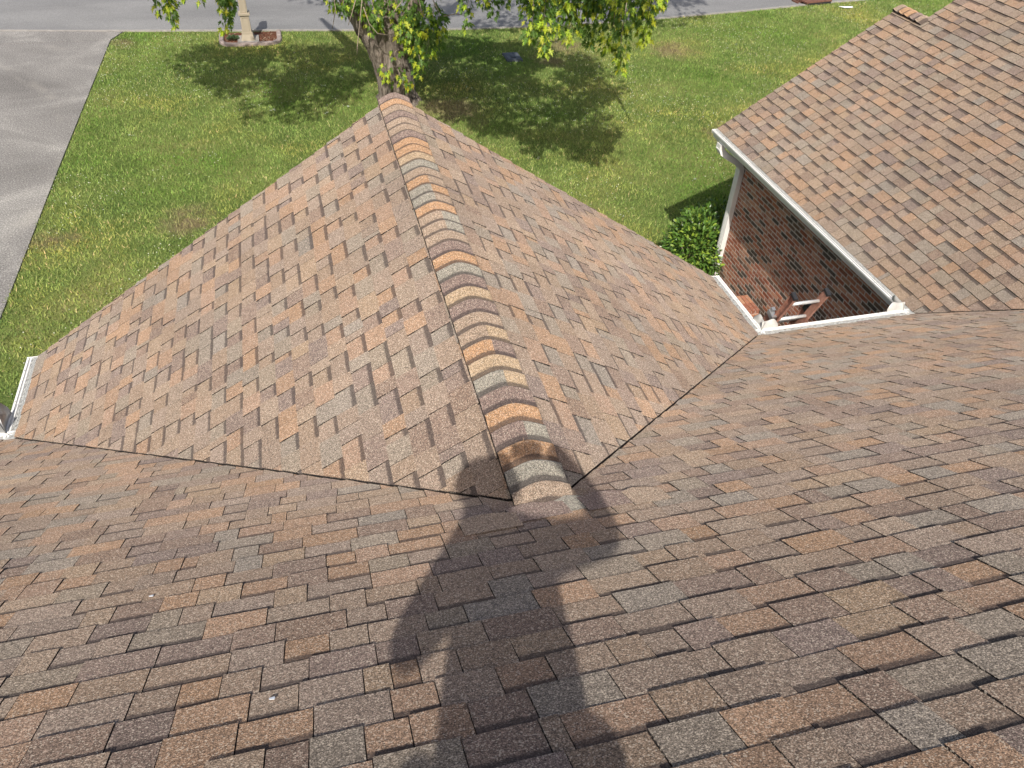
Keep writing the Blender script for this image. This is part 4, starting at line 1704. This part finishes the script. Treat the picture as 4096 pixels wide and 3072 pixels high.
# ------------------------------------------------------------------ lawn grass, clover, litter
NB = 520000
gx = rng.uniform(-6.2, 30, NB * 2)
gy = rng.uniform(4.5, 27, NB * 2)
v = np.stack([gx - CAM.x, gy - CAM.y, np.full(NB * 2, -CAM.z)], 1)
zc = v @ np.array(RF)
uu = 512 + FPX * (v @ np.array(RR)) / zc
vv = 384 + FPX * (v @ np.array(RD)) / zc
ex, ey = np.array([e[0] for e in EDGE]), np.array([e[1] for e in EDGE])
ry = np.interp(gx, ex, ey)
drx = np.interp(gy, [d[1] for d in DR], [d[0] for d in DR])
keep = (uu > -160) & (uu < 1180) & (vv > -90) & (vv < 520) & (gy < ry - 0.10) & (gx > drx + 0.02)
keep &= ~((gx > bx0 - 0.08) & (gx < bx1 + 0.08) & (gy > by0 - 0.08))
keep &= ~((np.abs(gx - 5.49) < 0.24) & (np.abs(gy - 20.6) < 0.34))
keep &= ~((gx > WX) & (gy < YR - 0.2)) & ~((np.abs(gx) < W - 0.3) & (gy < YF - 0.3))
keep &= ((gx - TB.x) ** 2 + (gy - TB.y) ** 2 > 0.45 ** 2)
# bare worn patches thin the sward
idx = np.nonzero(keep)[0][:NB]
gx, gy = gx[idx], gy[idx]
n = len(gx)
hgt = rng.uniform(0.03, 0.075, n)
wid = rng.uniform(0.006, 0.013, n)
ang = rng.uniform(0, 2 * np.pi, n)
lean = rng.uniform(0.2, 1.1, n) * hgt
la = rng.uniform(0, 2 * np.pi, n)
cx_, sx_ = np.cos(ang) * wid, np.sin(ang) * wid
vs = np.zeros((n, 3, 3))
vs[:, 0] = np.stack([gx - cx_, gy - sx_, np.zeros(n)], 1)
vs[:, 1] = np.stack([gx + cx_, gy + sx_, np.zeros(n)], 1)
vs[:, 2] = np.stack([gx + np.cos(la) * lean, gy + np.sin(la) * lean, hgt], 1)
base = np.array([[0.230, 0.320, 0.085], [0.275, 0.355, 0.095], [0.335, 0.375, 0.130], [0.50, 0.45, 0.22], [0.160, 0.250, 0.072]])
ci = rng.choice(5, n, p=[0.34, 0.30, 0.16, 0.05, 0.15])
cc = base[ci] * rng.uniform(0.8, 1.25, (n, 1))
cols = np.ones((n, 3, 4))
cols[:, :, :3] = cc[:, None, :]
me = tinted_mesh('grass', vs.reshape(-1, 3), [3] * n, np.arange(n * 3), cols.reshape(-1, 4), MAT['grass'])
tag(link(bpy.data.objects.new('grass', me)), 'short green lawn grass with clover in front of the house', 'grass', kind='stuff')

# clover heads: small faceted domes
nc = 5200
sel = rng.choice(n, nc * 4, replace=False)
fl = []
for i in sel:
    if mnoise.noise(Vector((gx[i] * 0.33, gy[i] * 0.33, 4.0))) > 0.02 + random.uniform(-0.15, 0.15):
        fl.append((gx[i], gy[i]))
    if len(fl) >= nc:
        break
dome = np.array([(1, 0, 0), (0.31, 0.95, 0), (-0.81, 0.59, 0), (-0.81, -0.59, 0), (0.31, -0.95, 0), (0, 0, 0.9)])
dome_f = np.array([(5, i, (i + 1) % 5) for i in range(5)])
fa_ = np.array(fl)
sz = rng.uniform(0.006, 0.0115, len(fa_))
vs = dome[None] * sz[:, None, None]
vs[:, :, 0] += fa_[:, 0, None]
vs[:, :, 1] += fa_[:, 1, None]
vs[:, :, 2] += rng.uniform(0.05, 0.08, len(fa_))[:, None]
ix = (dome_f[None] + (np.arange(len(fa_)) * 6)[:, None, None]).ravel()
me = tinted_mesh('clover_flowers', vs.reshape(-1, 3), [3] * (5 * len(fa_)), ix, np.ones((len(fa_) * 6, 4)), MAT['clover'])
tag(link(bpy.data.objects.new('clover_flowers', me)), 'white clover flower heads scattered over the lawn', 'clover', kind='stuff')

# curled pale leaves fallen on the lawn
fl = Leaves()
for (px, py) in ((700, 190), (758, 235), (702, 248), (740, 172), (415, 350), (460, 340), (1415, 545), (1340, 475), (1012, 195), (620, 310), (340, 110), (590, 245), (1160, 345), (285, 300), (1500, 395)):
    q = ground_at(px, py)
    for k in range(random.choice((2, 3, 4))):
        fl.add(q + Vector((random.uniform(-0.07, 0.07), random.uniform(-0.07, 0.07), 0.07)), (random.uniform(-1, 1), random.uniform(-1, 1), 0.2), (random.uniform(-0.5, 0.5), random.uniform(-0.5, 0.5), 1), random.uniform(0.04, 0.09), (0.48, 0.52, 0.42))
tag(link(bpy.data.objects.new('fallen_leaves', fl.mesh('fallen_leaves', MAT['leaf']))), 'pale upturned leaves fallen on the lawn', 'fallen leaves', kind='stuff')

# small pale chips lying on the roof
for (x, y, lab) in ((-1.62, -0.18, 'tiny white chip lying on the shingles below the left valley'), (-1.13, -0.98, 'tiny pale chip on the lower left main roof shingles')):
    z = Zr(-P * y)
    mb = MB()
    vs = []
    for k in range(7):
        a = 2 * math.pi * k / 7
        r = 0.008 * (1 + 0.3 * math.sin(k * 2.3))
        vs.append((x + r * math.cos(a), y + 0.7 * r * math.sin(a), z + 0.010 - P * 0.7 * r * math.sin(a)))
    vs2 = [(a, b, c + 0.004) for a, b, c in vs]
    mb.add(vs + vs2, [tuple(range(7, 14)), tuple(reversed(range(7)))] + [(i, (i + 1) % 7, (i + 1) % 7 + 7, i + 7) for i in range(7)])
    tag(mb.build('stone_chip', MAT['paper']), lab, 'chip')

# ------------------------------------------------------------------ the photographer, crouching on the roof behind the lens
person = empty('person', (-1.05, -2.95, Zr(P * 2.95)))
tag(person, 'person in grey shirt and cap crouching on the main roof, casting the long shadow', 'person')


def skin(name, joints, edges, mat, sub=2):
    me = bpy.data.meshes.new(name)
    keys = list(joints)
    me.from_pydata([joints[k][0] for k in keys], [(keys.index(a), keys.index(b)) for a, b in edges], [])
    o = bpy.data.objects.new(name, me)
    link(o)
    md = o.modifiers.new('skin', 'SKIN')
    for i, k in enumerate(keys):
        r = joints[k][1]
        me.skin_vertices[0].data[i].radius = (r, r) if not isinstance(r, tuple) else r
        me.skin_vertices[0].data[i].use_root = (i == 0)
    sb = o.modifiers.new('sub', 'SUBSURF')
    sb.levels = sb.render_levels = sub
    me.materials.append(mat)
    return o


def J(x, y, z, r):
    return (Vector((x, y, Zr(z))), r)


body = {
    'pelvis': J(-1.04, -3.02, 2.26, (0.20, 0.15)), 'waist': J(-1.05, -2.96, 2.45, (0.20, 0.15)), 'chest': J(-1.08, -2.88, 2.72, (0.215, 0.14)), 'collar': J(-1.09, -2.85, 2.93, (0.15, 0.10)),
    'neck': J(-1.16, -2.84, 3.02, 0.065), 'jaw': J(-1.20, -2.82, 3.09, 0.110), 'skull': J(-1.22, -2.83, 3.19, 0.125), 'crown': J(-1.23, -2.84, 3.27, 0.085),
    'lsh': J(-1.29, -2.86, 2.86, 0.085), 'lel': J(-1.39, -2.80, 2.64, 0.062), 'lwr': J(-1.02, -2.34, 2.74, 0.045), 'lha': J(-0.94, -2.22, 2.78, 0.060),
    'rsh': J(-0.87, -2.84, 2.90, 0.075), 'rel': J(-0.60, -2.60, 2.65, 0.062), 'rfa': J(-0.61, -2.42, 2.70, 0.056), 'rwr': J(-0.67, -2.27, 2.74, 0.046), 'rha': J(-0.73, -2.215, 2.77, 0.060),
    'lhip': J(-1.12, -3.00, 2.22, 0.10), 'lkn': J(-1.24, -2.70, 2.34, 0.070), 'lan': J(-1.20, -2.90, 1.99, 0.048), 'lto': J(-1.22, -2.74, 1.86, 0.042),
    'rhip': J(-0.92, -3.00, 2.22, 0.10), 'rkn': J(-0.80, -2.70, 2.34, 0.070), 'ran': J(-0.84, -2.90, 1.99, 0.048), 'rto': J(-0.82, -2.74, 1.86, 0.042)}
bo = skin('body', body, [('pelvis', 'waist'), ('waist', 'chest'), ('chest', 'collar'), ('collar', 'neck'), ('neck', 'jaw'), ('jaw', 'skull'), ('skull', 'crown'), ('collar', 'lsh'), ('lsh', 'lel'), ('lel', 'lwr'), ('lwr', 'lha'),
                         ('collar', 'rsh'), ('rsh', 'rel'), ('rel', 'rfa'), ('rfa', 'rwr'), ('rwr', 'rha'), ('pelvis', 'lhip'), ('lhip', 'lkn'), ('lkn', 'lan'), ('lan', 'lto'), ('pelvis', 'rhip'), ('rhip', 'rkn'), ('rkn', 'ran'), ('ran', 'rto')], MAT['shirt'])
rel(bo, person)
# fingers of the raised hand, closed round the phone
hx, hy, hz = -0.775, -2.20, Zr(2.765)
fing = [((0.00, 0.0, 0.035), (-0.045, 0.012, 0.065), (-0.085, 0.012, 0.060)), ((0.0, 0.0, 0.015), (-0.055, 0.010, 0.045), (-0.095, 0.008, 0.040)), ((0.0, 0.0, -0.01), (-0.055, 0.008, 0.005), (-0.095, 0.006, 0.0)), ((0.0, 0.0, -0.03), (-0.045, 0.008, -0.035), (-0.08, 0.006, -0.04)), ((0.01, -0.02, 0.03), (-0.01, -0.03, 0.08), (-0.04, -0.028, 0.10))]
for f in fing:
    jj = {str(i): (Vector((hx + q[0], hy + q[1] - 0.02, hz + q[2])), 0.0095 - 0.0012 * i) for i, q in enumerate(f)}
    rel(skin('finger', jj, [('0', '1'), ('1', '2')], MAT['skin'], 1), person)
cp = MB()
rings = []
for i in range(6):
    a = (math.pi / 2) * i / 5
    rings.append([(-1.215 + 0.165 * math.cos(a) * math.cos(t), -2.83 + 0.160 * math.cos(a) * math.sin(t), Zr(3.23) + 0.115 * math.sin(a)) for t in [2 * math.pi * k / 20 for k in range(20)]])
cp.v = [p for r in rings for p in r]
for i in range(5):
    for k in range(20):
        cp.f.append((i * 20 + k, i * 20 + (k + 1) % 20, (i + 1) * 20 + (k + 1) % 20, (i + 1) * 20 + k))
b = len(cp.v)
for k in range(11):
    t = math.pi * k / 10
    for r in (0.12, 0.20):
        for dz in (0.0, 0.006):
            cp.v.append((-1.23 + min(r, 0.135) * math.cos(t), -2.83 + r * math.sin(t) * (1 if r > 0.15 else 1.0), Zr(3.225) + dz - (0.02 if r > 0.15 else 0)))
for k in range(10):
    a, c = b + 4 * k, b + 4 * (k + 1)
    cp.f += [(a + 1, c + 1, c + 3, a + 3), (a, a + 2, c + 2, c), (a + 2, a + 3, c + 3, c + 2)]
rel(cp.build('cap', MAT['cap'], smooth=True), person)
ph_ = MB()
RM = Matrix((RR, RD, RF)).transposed()
ph_.box(CAM - RF * 0.012 + RR * 0.045 + RD * 0.03, (0.150, 0.075, 0.008), RM)
po = ph_.build('phone', MAT['black'])
tag(po, 'black phone held sideways in the raised hand of the person', 'phone')
